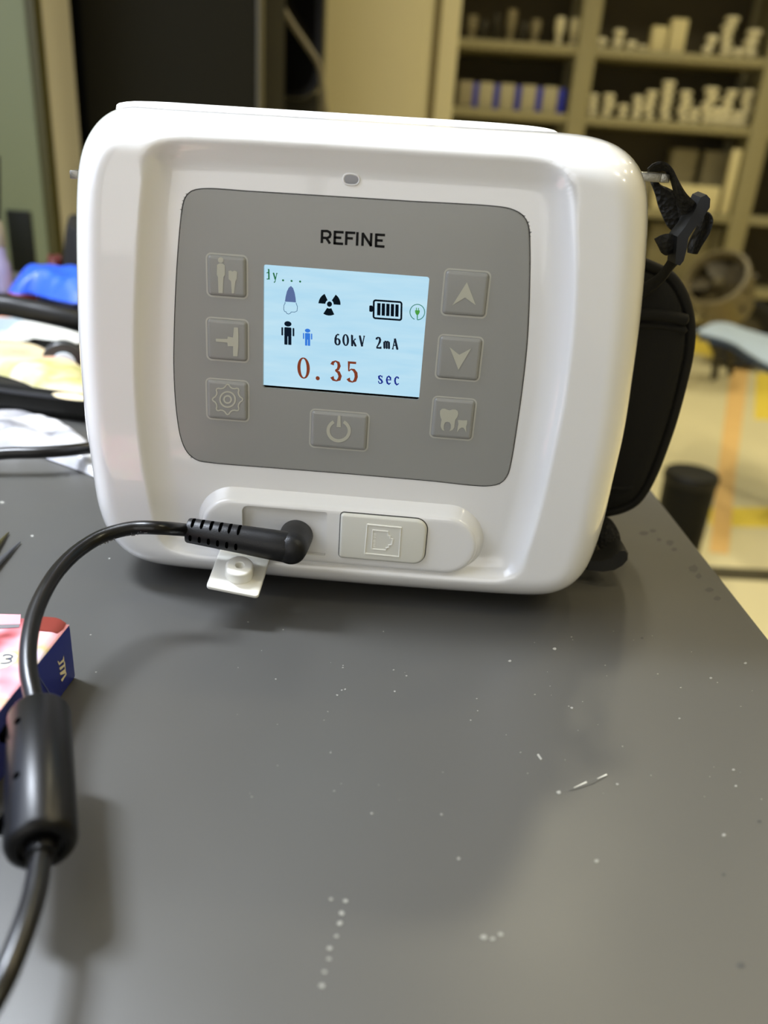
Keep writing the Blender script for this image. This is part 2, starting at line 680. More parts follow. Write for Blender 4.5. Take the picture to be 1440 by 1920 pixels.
# top cap: the strip that shows above the front shell
top_px = [(231, 193.5), (250, 190.5), (300, 191), (400, 197), (640, 212), (900, 228), (970, 233.5), (1010, 238), (1036, 243.5), (1048, 251)]
YC = .024
tp = [at(u_, v_, YC) for u_, v_ in top_px]
tp = [Vector((p.x, p.z)) for p in tp]
tp = spline(tp, 60)
bt = [Vector((p.x, p.y - .006)) for p in tp]
G = Geo()
L = []
for y, dn in ((.0185, .0016), (.0192, .0006), (.021, .0001), (YC, 0.0), (.060, .0005), (.070, .003)):
    L.append([Vector((p.x, y, p.y - dn)) for p in tp] + [Vector((p.x, y, p.y)) for p in bt[::-1]])
G.loops(L)
G.build('top_cap', M_BACK, unit, sharp=50)

# control panel
G = Geo()
pad(G, PAN, [(.0004, .0022), (0.00012, .0020), (0.00012, .0001), (.00028, -.00004), (.0006, -.00006)])
panel = G.build('control_panel', M_PANEL, unit, sharp=60)
SCR_PX = [(494.3, 496.3), (804.5, 518.8), (786.2, 750.5), (492.8, 727.3)]
sp = [at(u_, v_, 0) for u_, v_ in SCR_PX]
sx0, sx1 = (sp[0].x + sp[3].x) / 2, (sp[1].x + sp[2].x) / 2
sz1, sz0 = (sp[0].z + sp[1].z) / 2, (sp[2].z + sp[3].z) / 2
G = Geo()
pad(G, rrect((sx0 + sx1) / 2, (sz0 + sz1) / 2, sx1 - sx0, sz1 - sz0, .0006), [(0, .0017), (0, -.002)])
cut(panel, G.build('cutter', M_PANEL, unit))
G = Geo()
n = len(PAN)
stroke(G, [tuple(p) for p in PAN], .00028, lambda x, z: Vector((x, -.00002 + .00011, z)), closed=True)
ring = inset(PAN, -.00004)
G2 = Geo()
G2.tube([Vector((p[0], .0001, p[1])) for p in ring + ring[:2]], .00013, 6)
G2.build('panel_seam', M_SEAM, panel)

# display
G = Geo()
G.box(((sx0 + sx1) / 2, .0014, (sz0 + sz1) / 2), (sx1 - sx0, .0006, sz1 - sz0))
disp = G.build('display', M_CAVE, unit)
YL = .0010
lit = [(494.3, 496.3), (804.5, 518.8), (787.5, 745.5), (493, 721.3)]
lp = [at(u_, v_, YL) for u_, v_ in lit]
lx0, lx1 = sx0 - .0003, sx1 + .0003
lz1, lz0 = sz1 + .0003, (lp[2].z + lp[3].z) / 2


def screen_material():
    M = emis('lit_screen', (186, 226, 246), 1.0)
    nt = M.node_tree
    e = [n_ for n_ in nt.nodes if n_.type == 'EMISSION'][0]
    tc = nt.nodes.new('ShaderNodeTexCoord')
    wv = nt.nodes.new('ShaderNodeTexNoise')
    mp = nt.nodes.new('ShaderNodeMapping')
    mp.inputs['Rotation'].default_value = (0, math.radians(38), 0)
    mp.inputs['Scale'].default_value = (60, 60, 420)
    wv.inputs['Scale'].default_value = 1.0
    wv.inputs['Detail'].default_value = 3
    nt.links.new(tc.outputs['Object'], mp.inputs[0])
    nt.links.new(mp.outputs[0], wv.inputs['Vector'])
    mx = nt.nodes.new('ShaderNodeMix')
    mx.data_type = 'RGBA'
    mx.inputs[6].default_value = (*lin((166, 216, 243)), 1)
    mx.inputs[7].default_value = (*lin((204, 235, 248)), 1)
    nt.links.new(wv.outputs['Fac'], mx.inputs[0])
    nt.links.new(mx.outputs[2], e.inputs[0])
    return M


G = Geo()
G.add([(lx0, YL, lz0), (lx1, YL, lz0), (lx1, YL, lz1), (lx0, YL, lz1)], [(0, 1, 2, 3)])
G.build('lit_area', screen_material(), disp, smooth=False)


def zs_(x, y):        # photograph detail coordinates of the display -> its surface
    return at(470 + x / 4, 470 + y / 4, YL - .00006)


def screen_part(name, rgb, build, strength=1.0):
    G = Geo()
    build(G)
    return G.build(name, emis('screen_' + name, rgb, strength), disp, smooth=False, fix=False)


def glyphs(G, text, x, y, adv, h, sl, to3, th, tn):
    """seriffed monospaced letters; (x, y) foot of the first cell, adv advance, h cap height, sl slope, th/tn thick and thin stroke"""
    w_ = adv * .78
    for ch in text:
        def q(a, b, x=x, y=y):
            return (x + a * w_ - b * h * .02, y + a * w_ * sl - b * h)

        def S(pts, wd):
            stroke(G, [q(*p) for p in pts], wd, to3)

        def ser(a, b, l=.13):
            S([(a - l, b), (a + l, b)], tn)
        if ch == '0':
            P = arc(.5, .5, .36, .48, 0, 360, 40)[:-1]
            W = [tn + (th - tn) * abs(math.cos(math.radians(9 * k))) ** 1.3 for k in range(40)]
            stroke(G, [q(*p) for p in P], W, to3, closed=True)
        elif ch == '6':
            P = arc(.5, .29, .33, .27, 0, 360, 32)[:-1]
            stroke(G, [q(*p) for p in P], [tn + (th - tn) * abs(math.cos(math.radians(11.25 * k))) for k in range(32)], to3, closed=True)
            S([(.17, .3), (.2, .6), (.33, .83), (.55, .96), (.76, .9)], [th, th, th * .8, tn, th * .8])
        elif ch == '2':
            S([(.2, .76), (.24, .88), (.42, .97), (.66, .92), (.76, .75), (.68, .55), (.42, .27), (.16, .05)], [th, th, tn, th * .9, th, th, th * .7, tn])
            S([(.14, .03), (.82, .03), (.86, .16)], [th * .8, th * .8, tn])
        elif ch == '3':
            S([(.18, .78), (.26, .9), (.46, .97), (.68, .9), (.74, .74), (.64, .58), (.42, .52)], [th * 1.2, th * .8, tn, th * .8, th, th * .8, tn])
            S([(.42, .52), (.68, .44), (.8, .26), (.72, .1), (.5, .02), (.26, .06), (.15, .2)], [tn, th * .9, th, th, tn, th * .7, th * 1.2])
        elif ch == '5':
            S([(.82, .95), (.24, .95), (.21, .53)], [th * .7, th * .7, tn])
            S([(.21, .53), (.4, .63), (.62, .6), (.78, .46), (.8, .28), (.7, .1), (.48, .02), (.26, .06), (.15, .18)], [tn, tn, th * .8, th, th, th * .9, tn, th * .7, th * 1.2])
        elif ch == 'k':
            S([(.22, .03), (.22, .98)], th)
            S([(.22, .33), (.7, .64)], tn)
            S([(.4, .45), (.76, .03)], th)
            ser(.22, .03), ser(.76, .03, .12), ser(.16, .97, .08), ser(.7, .64, .12)
        elif ch == 'V':
            S([(.16, .95), (.5, .03)], th)
            S([(.5, .03), (.84, .95)], tn)
            ser(.16, .96), ser(.84, .96)
        elif ch == 'm':
            for a in (.12, .48, .84):
                S([(a, .03), (a, .62)], th)
                ser(a, .03, .1)
            S([(.12, .5), (.26, .65), (.42, .62), (.48, .5)], [tn, th * .7, th * .7, tn])
            S([(.48, .5), (.62, .65), (.78, .62), (.84, .5)], [tn, th * .7, th * .7, tn])
        elif ch == 'A':
            S([(.14, .03), (.5, .97)], tn)
            S([(.5, .97), (.86, .03)], th)
            S([(.27, .36), (.72, .36)], tn)
            ser(.14, .03), ser(.86, .03)
        elif ch == 's':
            S([(.78, .66), (.76, .5), (.74, .58), (.5, .66), (.26, .58), (.3, .42), (.66, .28), (.76, .14), (.6, .03), (.34, .02), (.2, .12), (.18, .22)], [tn, tn, th * .6, th * .6, th, th, th, th, th * .6, th * .6, tn, tn])
        elif ch == 'e':
            S([(.2, .36), (.8, .36), (.76, .54), (.52, .66), (.28, .56), (.18, .34), (.28, .1), (.52, .01), (.78, .12)], [tn, tn, th, th * .7, th * .8, th, th, th * .8, tn])
        elif ch == 'c':
            S([(.76, .52), (.62, .64), (.42, .64), (.24, .5), (.18, .32), (.26, .12), (.46, .01), (.78, .12)], [th, th * .7, th * .7, th, th, th, th * .8, tn])
        elif ch == 'd':
            S([(.62, .03), (.62, .98)], th)
            ser(.56, .97, .12), ser(.68, .03, .10)
            S([(.6, .55), (.44, .66), (.26, .62), (.22, .58)], [tn, th * .6, tn, tn])
            S([(.22, .06), (.3, .02), (.46, .03), (.6, .14)], [tn, tn, th * .7, tn])
        elif ch == 'y':
            S([(.2, .64), (.52, .05)], th)
            S([(.82, .64), (.44, -.18), (.26, -.26)], [tn, tn, th])
            ser(.2, .64), ser(.82, .64)
        elif ch == '.':
            poly(G, [q(*p) for p in arc(.3, .06, .16, .1, 0, 360, 14)[:-1]], to3)
        x += adv
        y += adv * sl


SL = .073
screen_part('status_text', (42, 112, 70), lambda G: (
    glyphs(G, 'dy', 112, 214, 52, 78, SL, zs_, 11, 6),
    glyphs(G, '...', 228, 226, 64, 78, SL, zs_, 11, 6)))
screen_part('rating_text', (26, 34, 48), lambda G: (
    glyphs(G, '60kV', 628, 706, 61.5, 84, SL, zs_, 16, 8),
    glyphs(G, '2mA', 936, 730, 61.5, 84, SL, zs_, 16, 8)))
screen_part('time_text', (128, 62, 40), lambda G: (
    glyphs(G, '0.', 350, 955, 124, 156, SL, zs_, 24, 9),
    glyphs(G, '35', 596, 976, 121, 156, SL, zs_, 24, 9)))
screen_part('unit_text', (30, 46, 140), lambda G: glyphs(G, 'sec', 950, 996, 62, 92, SL, zs_, 13, 7))


def tooth_root(G):
    poly(G, [(257, 382), (262, 345), (272, 305), (286, 277), (302, 265), (318, 280), (330, 315), (337, 355), (340, 388)], zs_)


def tooth_crown(G):
    stroke(G, [(257, 386), (258, 394), (249, 412), (248, 440), (254, 456), (265, 458), (270, 470), (284, 476), (297, 470), (304, 460), (330, 461), (348, 452), (351, 420), (343, 400), (341, 391)], 4, zs_)


screen_part('tooth_root_icon', (92, 112, 158), tooth_root)
screen_part('tooth_crown_icon', (52, 92, 130), tooth_crown)


def trefoil(G):
    c = (591, 401)
    poly(G, [(c[0] + 19 * math.cos(a), c[1] + 20 * math.sin(a)) for a in [math.tau * k / 24 for k in range(24)]], zs_)
    for a0 in (184, 304, 64):
        pin = [(c[0] + 31 * math.cos(math.radians(a)), c[1] + 33 * math.sin(math.radians(a))) for a in np.linspace(a0, a0 + 60, 8)]
        pout = [(c[0] + 83 * math.cos(math.radians(a)), c[1] + 86 * math.sin(math.radians(a))) for a in np.linspace(a0, a0 + 60, 12)]
        poly(G, pout + pin[::-1], zs_)


screen_part('radiation_icon', (12, 22, 30), trefoil)


def sk(x0, y0):
    return lambda x, y: zs_(x0 + x - .02 * y, y0 + SL * x + y)


def battery(G):
    f = sk(918, 366)
    stroke(G, [tuple(p) for p in rrect(110, 72, 208, 134, 14)], 14, f, closed=True)
    poly(G, [tuple(p) for p in rrect(-14, 70, 26, 48, 8)], f)
    for k in range(5):
        poly(G, [(32 + k * 34, 24), (32 + k * 34 + 25, 24), (32 + k * 34 + 25, 116), (32 + k * 34, 116)], f)


screen_part('battery_icon', (10, 18, 28), battery)


def charge(G):
    stroke(G, arc(1250, 461, 55, 58, 112, 450, 40), 6, zs_)
    stroke(G, [(1250, 519), (1249, 480)], 6, zs_)


def plugicon(G):
    poly(G, [(1233, 446), (1268, 448), (1268, 462), (1260, 478), (1250, 486), (1240, 477), (1233, 462)], zs_)
    poly(G, [(1240, 428), (1246, 428), (1246, 447), (1240, 447)], zs_)
    poly(G, [(1256, 429), (1262, 429), (1262, 448), (1256, 448)], zs_)
    poly(G, [(1246, 484), (1254, 484), (1253, 516), (1249, 516)], zs_)


screen_part('charge_ring_icon', (52, 128, 112), charge)
screen_part('charge_plug_icon', (78, 158, 70), plugicon)


def figure(x, y, s, hs):
    def b(G):
        f = lambda a, c: zs_(x + a * s, y + c * s + a * s * SL)
        poly(G, arc(0, 12, 27 * hs, 20, 0, 360, 24)[:-1], f)
        poly(G, [tuple(p) for p in rrect(0, 72, 54, 68, 8)], f)
        for sx in (-1, 1):
            poly(G, [tuple(p) for p in rrect(sx * 42, 71, 13, 62, 5)], f)
            poly(G, [tuple(p) for p in rrect(sx * 14.5, 136, 24, 66, 4)], f)
    return b


screen_part('adult_icon', (14, 26, 40), figure(279, 537, 1.0, 1.0))
screen_part('child_icon', (56, 124, 222), figure(427, 591, .72, 1.05))

# brand letters
YP = -.00009


def pz(u0, v0, k):
    return lambda x, y: at(u0 + x / k, v0 + y / k, YP)


def brand(G):
    f = pz(560, 300, 1440 / 220)
    T = 31

    def S(*p):
        stroke(G, p, T, f)
    S((284, 1020), (288, 862))
    stroke(G, [(276, 872), (350, 872), (382, 888), (390, 915), (380, 944), (348, 958), (296, 955)], T, f)
    S((340, 958), (384, 1026))
    for x0, y0, full in ((432, 868, 1), (940, 902, 1), (574, 876, 0)):
        S((x0 + 13, y0), (x0 + 8, y0 + (162 if full else 168)))
        S((x0 + 4, y0 + 14), (x0 + 122 if not full else x0 + 120, y0 + 20))
        S((x0 + 4, y0 + 82), (x0 + 92, y0 + 88))
        if full:
            S((x0 - 4, y0 + 154), (x0 + 114, y0 + 162))
    S((722, 884), (716, 1052))
    S((782, 1054), (788, 892))
    S((784, 896), (890, 1056))
    S((884, 1058), (892, 896))


G = Geo()
brand(G)
G.build('brand_lettering', M_INK, panel, smooth=False, fix=False)

# indicator window
G = Geo()
p = px_outline([(645, 336), (647, 330), (654, 327.5), (664, 328.5), (671, 332), (672.5, 338), (669, 344), (660, 345.5), (650, 344), (646.5, 341)], .0, 40)
pad(G, p, [(0, .0006), (0.0, -.00008), (.0002, -.00012), (.0006, -.00013)], False, True)
G.build('indicator_window', mat('grey_light_pipe', (150, 150, 153), .4), unit)
G = Geo()
ring = inset(ccw(p), -.00016)
G.tube([Vector((a_[0], .0000, a_[1])) for a_ in ring + ring[:2]], .00024, 8)
G.build('indicator_rim', M_SHELL, unit)


# membrane keys
def key(name, quad, icon, k=1.0, raise_=.0006):
    ps = [at(u_, v_, 0) for u_, v_ in quad]
    cx, cz = sum(p.x for p in ps) / 4, sum(p.z for p in ps) / 4
    w_ = ((ps[1].x - ps[0].x) + (ps[2].x - ps[3].x)) / 2
    h_ = ((ps[0].z - ps[3].z) + (ps[1].z - ps[2].z)) / 2
    G = Geo()
    pad(G, rrect(cx, cz, w_ - .0010, h_ - .0010, .0009, 6), [(0, .0004), (0, -.0001), (.00012, -.00035), (.0004, -raise_), (.0009, -raise_ - .00004)])
    b = G.build(name, M_BTN, unit, sharp=70)
    G = Geo()
    stroke(G, [tuple(p) for p in rrect(cx, cz, w_ - .0004, h_ - .0004, .0012, 6)], .00042, lambda x, z: Vector((x, -.0001, z)), closed=True)
    G.build('frame_print', M_RING, b, smooth=False, fix=False)
    G = Geo()
    icon(G, lambda u_, v_: at(u_, v_, -raise_ - .00012))
    G.build('icon', M_ICON, b, smooth=False, fix=False)
    return b


def ic_people(G, f0):
    z = lambda x, y: f0(340 + x / 5.05, 440 + y / 5.05)
    poly(G, arc(373, 240, 27, 27, 0, 360, 20)[:-1], z)
    poly(G, [(338, 285), (360, 272), (388, 272), (412, 290), (414, 380), (398, 400), (392, 552), (352, 552), (346, 400), (336, 380)], z)
    poly(G, [(446, 345), (466, 338), (484, 350), (502, 340), (528, 352), (526, 420), (512, 440), (500, 555), (478, 555), (470, 440), (448, 420)], z)


def ic_head(G, f0):
    z = lambda x, y: f0(340 + x / 5.05, 440 + y / 5.05)
    poly(G, [(498, 878), (536, 880), (542, 960), (540, 1060), (532, 1152), (490, 1150), (490, 1056), (440, 1056), (436, 1022), (328, 1012), (326, 985), (436, 988), (440, 964), (488, 974)], z)


def ic_gear(G, f0):
    z = lambda x, y: f0(340 + x / 5.05, 440 + y / 5.05)
    P = []
    for k in range(64):
        a = math.tau * k / 64
        r = 122 + 22 * max(0, math.cos(8 * a)) ** 1.0 - 8 * max(0, -math.cos(8 * a))
        P.append((438 + r * math.cos(a), 1560 + r * math.sin(a)))
    stroke(G, P, 13, z, closed=True)
    stroke(G, arc(438, 1560, 72, 72, 0, 360, 40)[:-1], 15, z, closed=True)
    stroke(G, arc(438, 1560, 34, 34, 0, 360, 30)[:-1], 15, z, closed=True)


def ic_up(G, f0):
    z = lambda x, y: f0(780 + x / 5.05, 470 + y / 5.05)
    poly(G, [(345, 516), (482, 298), (464, 444)], z)
    poly(G, [(482, 298), (566, 516), (464, 444)], z)


def ic_down(G, f0):
    z = lambda x, y: f0(780 + x / 5.05, 470 + y / 5.05)
    poly(G, [(318, 914), (410, 986), (402, 1128)], z)
    poly(G, [(410, 986), (522, 926), (402, 1128)], z)


def ic_teeth(G, f0):
    z = lambda x, y: f0(780 + x / 5.05, 470 + y / 5.05)
    big = [(226, 1545), (228, 1515), (246, 1497), (272, 1496), (296, 1506), (318, 1512), (344, 1504), (372, 1504), (394, 1518), (400, 1545), (392, 1575), (372, 1600), (366, 1640), (362, 1675), (345, 1698), (316, 1710),
           (330, 1680), (330, 1650), (318, 1626), (298, 1619), (276, 1626), (264, 1650), (262, 1680), (268, 1708), (246, 1695), (233, 1665), (236, 1630), (242, 1600), (232, 1578)]
    poly(G, big, z)
    poly(G, [(396, 1606), (410, 1603), (440, 1607), (484, 1606), (483, 1640), (474, 1664), (475, 1722), (462, 1694), (450, 1678), (432, 1674), (412, 1686), (388, 1718), (396, 1668), (402, 1640)], z)


def ic_power(G, f0):
    k = 1440 / 340
    z = lambda x, y: f0(560 + x / k, 750 + y / k)
    stroke(G, arc(318, 244, 84, 80, -62, 242, 40), 26, z)
    stroke(G, [(322, 124), (318, 216)], [20, 34], z)


key('patient_key', [(386.5, 473.7), (465, 477.6), (466, 561.5), (386.5, 556.3)], ic_people)
key('position_key', [(386.5, 593.5), (467, 598.4), (468, 681), (386, 675)], ic_head)
key('settings_key', [(385.5, 709.3), (467.7, 711.3), (468, 791.5), (386.5, 786)], ic_gear)
key('up_key', [(832.5, 502.7), (921.6, 507.6), (912.7, 597.7), (825.5, 591.8)], ic_up)
key('down_key', [(820.6, 625.4), (907.7, 631.4), (899.8, 716.5), (815.6, 710.6)], ic_down)
key('tooth_key', [(809.7, 741.3), (894.8, 747.2), (886.9, 827.4), (805.7, 820.5)], ic_teeth)
key('power_key', [(580.5, 766), (693, 773), (691, 847), (580, 839)], ic_power)

# port housing
YH = -.0042
hc0, hc1 = at(383, 985, YH), at(890, 1024, YH)
ht_, hb_ = at(636, 957.5, YH), at(636, 1055.5, YH)
TF = ccw(rrect((hc0.x + hc1.x) / 2, (ht_.z + hb_.z) / 2, hc1.x - hc0.x, ht_.z - hb_.z, (ht_.z - hb_.z) / 2 - .00002, 24))
TF = resample(TF + [TF[0]], 200, True)
G = Geo()
pad(G, TF, [(-.0030, .0010), (-.0026, -.0001), (-.0017, -.0012), (-.0010, -.0028), (-.0006, -.0036), (-.00025, -.0040), (.0003, YH), (.0012, YH)], False, True)
housing = G.build('port_housing', M_SHELL, unit, sharp=60)
YD = YH + .0018
rp = [at(u_, v_, YH) for u_, v_ in ((453, 948), (612, 960), (611, 1042), (455, 1030))]
rx0, rx1 = (rp[0].x + rp[3].x) / 2, (rp[1].x + rp[2].x) / 2
rz1, rz0 = (rp[0].z + rp[1].z) / 2, (rp[2].z + rp[3].z) / 2
G = Geo()
pad(G, rrect((rx0 + rx1) / 2, (rz0 + rz1) / 2, rx1 - rx0, rz1 - rz0, .0012, 6, (.0005, .0005, .0018, .0018)), [(0, YD), (0, YH - .004)])
# close the housing behind before cutting
hb = G.build('cutter', M_SHELL, unit)
bm = bmesh.new()
bm.from_mesh(housing.data)
be = [e for e in bm.edges if e.is_boundary]
bmesh.ops.contextual_create(bm, geom=be)
bmesh.ops.recalc_face_normals(bm, faces=bm.faces)
bm.to_mesh(housing.data)
bm.free()
cut(housing, hb)
# round power socket at the bottom of the recess
soc = at(556, 1003, YD)
G = Geo()
G.lathe((soc.x, YD + .0002, soc.z), [(.0046, 0), (.0046, .0004), (.0040, .0006), (.0036, .0004), (.0036, .00025)], 32, (0, -1, 0))
G.build('power_socket', M_CAVE, housing)

# network port cover with embossed jack sign
YN = YH - .0009
q = [at(u_, v_, YN) for u_, v_ in ((638, 963), (799, 976), (798, 1060), (636, 1046))]
cx0, cx1 = (q[0].x + q[3].x) / 2, (q[1].x + q[2].x) / 2
cz1, cz0 = (q[0].z + q[1].z) / 2, (q[2].z + q[3].z) / 2
cv = rrect((cx0 + cx1) / 2, (cz0 + cz1) / 2, cx1 - cx0, cz1 - cz0, .002, 8, (.0032, .0032, .0009, .0009))
G = Geo()
pad(G, cv, [(.0002, YH + .0006), (0, YH), (0, YH - .0004), (.00025, YN - .0000), (.0005, YN - .00015), (.0008, YN - .0002)])
cover = G.build('network_port_cover', M_PORT, housing, sharp=60)
G = Geo()
ring = inset(ccw(cv), -.00012)
G.tube([Vector((p[0], YH + .00002, p[1])) for p in ring] + [Vector((ring[0][0], YH + .00002, ring[0][1]))], .00016, 6)
G.build('cover_gap', M_SEAM, housing)
G = Geo()


def raised(pts, wd, closed=True):
    f0 = lambda x, y: at(600 + x / 4.5, 940 + y / 4.5, YN - .0002)
    P = [f0(*p) for p in pts]
    if closed:
        P = P + [P[0], P[1]]
    G.tube(P, wd, 6)


raised([(400, 194), (684, 222), (666, 466), (378, 438)], .00028)
raised([(446, 242), (576, 254), (574, 288), (592, 292), (590, 312), (614, 316), (606, 364), (580, 370), (580, 388), (558, 392), (556, 412), (436, 400)], .00024)
for k in range(9):
    raised([(444 - k * .8, 275 + k * 13), (472 - k * .8, 277 + k * 13)], .00012, False)
G.build('jack_emblem', mat('ivory_relief', (240, 239, 230), .35), cover)

# open rubber cover of the power socket, folded down toward the viewer
fb = [at(402, 1017, -.0046), at(508, 1033, -.0046)]
fbl, fbr = at(408.6, 1026, -.0062), at(500, 1046, -.0062)
ffl, ffr = at(391, 1101, -.0200), at(491, 1119, -.0200)
# keep the flap a true rectangle: average sides
ax = (fbr - fbl + ffr - ffl) / 2
ay = (ffl - fbl + ffr - fbr) / 2
cc = (fbl + fbr + ffl + ffr) / 4
ax = ax.normalized() * (ax.length)
nz = ax.cross(ay).normalized()
if nz.z < 0:
    nz = -nz
ay = (ay - ax.normalized() * ay.dot(ax.normalized()))
ex, ey = ax.normalized(), ay.normalized()
wF, lF = ax.length, ay.length + .003
cc = cc - ey * .0015
TH = .0011
pts = rrect(0, 0, wF, lF, .001, 5)


def fl(p, h):
    return cc + ex * p[0] + ey * p[1] + nz * h


G = Geo()
G.loops([[fl(p, h) for p in (inset(ccw(pts), d) if d else ccw(pts))] for d, h in ((.0002, -TH), (0, -TH + .0002), (0, -.0002), (.0002, 0))])
flap = G.build('socket_flap', M_RUBBER, unit, sharp=50)
pk = at(452, 1053, -.0135)
pk = cc + ex * ((pk - cc).dot(ex)) + ey * ((pk - cc).dot(ey) + .0014)
G = Geo()
G.lathe(pk, [(.0038, -.0004), (.0038, .0024), (.00372, .0030), (.0034, .0034), (.0030, .0035), (.0013, .0035), (.0011, .0033), (.0011, .0020), (.0002, .0019)], 40, nz)
G.build('flap_stopper', M_RUBBER, flap)

# strap eyelets
def eyelet(name, u0, u1, v0, Y, out):
    a, b = at(u0, v0, Y), at(u1, v0, Y)
    G = Geo()
    th, dp = .0023, .018
    x0, x1 = sorted((a.x, b.x))
    z = a.z
    for (cx, cy, sx, sy) in ((x0 + (x1 - x0) / 2, Y + .0012, x1 - x0, .0024), (x0 + (x1 - x0) / 2, Y + dp, x1 - x0, .0024), ((x1 if out > 0 else x0) - out * .0012, Y + dp / 2, .0024, dp + .001)):
        G.box((cx, cy, z), (sx, sy, th), .0003)
    return G.build(name, M_METAL, unit)


eyelet('strap_eyelet', 1190, 1256, 330, .034, 1)
eyelet('strap_eyelet', 131.5, 170, 327, .036, -1)
eyelet('strap_eyelet', 1085, 1133, 1044, .036, 1)

# hand strap on the right side
def skin_strip(G, A, B, th, nrm=Vector((0, 1, 0)), n=40, m_=5, bulge=0.0):
    """cloth strip between two edge curves of 3-D points, thickened along nrm"""
    A, B = spline(A, n), spline(B, n)
    F, K = [], []
    for i in range(n):
        rowf, rowk = [], []
        for j in range(m_ + 1):
            t_ = j / m_
            p = A[i].lerp(B[i], t_)
            b_ = bulge * math.sin(math.pi * t_)
            rowf.append(p - nrm * (b_ + th / 2 * (1 if 0 < j < m_ else .5)))
            rowk.append(p - nrm * (b_ - th / 2 * (1 if 0 < j < m_ else .5)))
        F.append(rowf + rowk[::-1])
    G.loops(F)


def P3(lst):
    return [at(u_, v_, y_) for u_, v_, y_ in lst]


G = Geo()
edge_px = [(1200, 478), (1222, 489), (1246, 499), (1267, 512), (1284, 534), (1297, 562), (1305, 595), (1307, 625), (1303, 668), (1289, 730), (1271, 795), (1252, 850), (1234, 895), (1217, 927), (1198, 950), (1172, 964), (1140, 972), (1110, 976)]
in_px = [(1150, 500)] + [(1140, 560)] * 0 + [(1120, 700), (1090, 850), (1080, 940)]
PE = []
for u_, v_ in edge_px:
    p = at(u_, v_, .050)
    PE.append(Vector((p.x, p.z)))
PI = []
for u_, v_ in ((1085, 955), (1080, 850), (1100, 700), (1120, 560), (1150, 488)):
    p = at(u_, v_, .050)
    PI.append(Vector((p.x, p.z)))
PO = ccw(resample(spline(PE, 120) + [Vector(p) for p in spline(PI, 60)], 200, True))


def yb(x):      # the pad wraps backwards on its inner side
    x0 = .070
    return .050 + max(0, (x0 + .016 - x)) * .35


def pad_loop(d, h):
    q_ = inset(PO, d) if d else PO
    return [Vector((p[0], yb(p[0]) + h, p[1])) for p in q_]


G.loops([pad_loop(.001, .0075), pad_loop(.0, .0068), pad_loop(0, .0012), pad_loop(.0008, 0.0002), pad_loop(.0022, 0), pad_loop(.0026, .0002), pad_loop(.0030, .0010), pad_loop(.0034, .0004), pad_loop(.0046, -.0006), pad_loop(.008, -.0010)])
hand = G.build('hand_strap', M_NEO, unit, sharp=60)
for A_, rr in (([(1190, 590), (1225, 589), (1262, 594), (1290, 601)], .0019), ([(1190, 610), (1225, 610), (1262, 614), (1288, 620)], .0011), ([(1140, 914), (1165, 914), (1186, 912)], .0008)):
    G = Geo()
    ps_ = [at(u_, v_, .050) for u_, v_ in A_]
    ps_ = [Vector((p.x, yb(p.x) - .0006, p.z)) for p in spline(ps_, 20)]
    G.tube(ps_, [rr * (.3 if i in (0, 19) else 1) for i in range(20)], 10)
    G.build('stitched_fold', M_NEO, hand)
# webbing: loop through the upper eyelet
G = Geo()
skin_strip(G, P3([(1214, 316, .030), (1226, 306, .030), (1244, 303, .030), (1259, 314, .030), (1271, 337, .030), (1286, 362, .032), (1304, 380, .034)]),
           P3([(1214, 322, .036), (1226, 322, .036), (1246, 321, .036), (1255, 333, .036), (1262, 356, .036), (1272, 398, .038), (1277, 432, .040)]), .0018, n=50, bulge=.0012)
G.build('webbing', M_WEB, hand)
G = Geo()
skin_strip(G, P3([(1232, 338, .040), (1238, 346, .040), (1252, 352, .040), (1264, 360, .040), (1276, 390, .040), (1282, 420, .040)]),
           P3([(1218, 338, .040), (1228, 362, .040), (1234, 385, .040), (1242, 405, .040), (1252, 425, .040), (1266, 438, .040)]), .0018, n=40)
G.build('webbing', M_WEB, hand)
G = Geo()   # tail end
skin_strip(G, P3([(1227, 448, .033), (1240, 441, .033), (1256, 438, .034), (1270, 440, .035)]), P3([(1240, 474, .033), (1248, 479, .033), (1260, 474, .034), (1274, 470, .035)]), .0016, n=24, bulge=.0005)
G.build('webbing_tail', M_WEB, hand)
G = Geo()   # fold on the far side of the slider
skin_strip(G, P3([(1320, 396, .034), (1329, 398, .033), (1336, 412, .033), (1331, 434, .033), (1318, 456, .034), (1306, 474, .036)]),
           P3([(1318, 402, .040), (1312, 414, .040), (1306, 428, .040), (1296, 446, .040), (1290, 462, .040), (1290, 474, .040)]), .0030, n=36, bulge=.0022)
G.build('webbing_fold', M_WEB, hand)
G = Geo()   # strap end running into the pad
skin_strip(G, P3([(1258, 476, .036), (1248, 495, .040), (1232, 515, .044), (1212, 528, .047), (1190, 540, .048)]),
           P3([(1276, 490, .036), (1262, 504, .040), (1246, 526, .043), (1222, 548, .046), (1195, 565, .047)]), .0022, n=30, bulge=.0006)
G.build('strap_end', M_NEO, hand)
# slider buckle: flat three-bar plate seen edgewise
G = Geo()
fr = [(1325, 365, .0330), (1332, 373, .0330), (1331, 389, .0330), (1318, 409, .0320), (1300, 432, .0305), (1291, 446, .0300), (1287, 470, .0300), (1282, 489, .0300), (1275, 498, .0300), (1266, 495, .0305), (1268, 470, .0310),
      (1270, 444, .0315), (1286, 424, .0320), (1302, 396, .0325), (1314, 370, .0330)]
fp = P3(fr)
bk = [p + Vector((-.0012, .0042, .0006)) for p in fp]
G.loops([bk, fp])
G.build('slider_buckle', M_DKMETAL, hand, sharp=30)
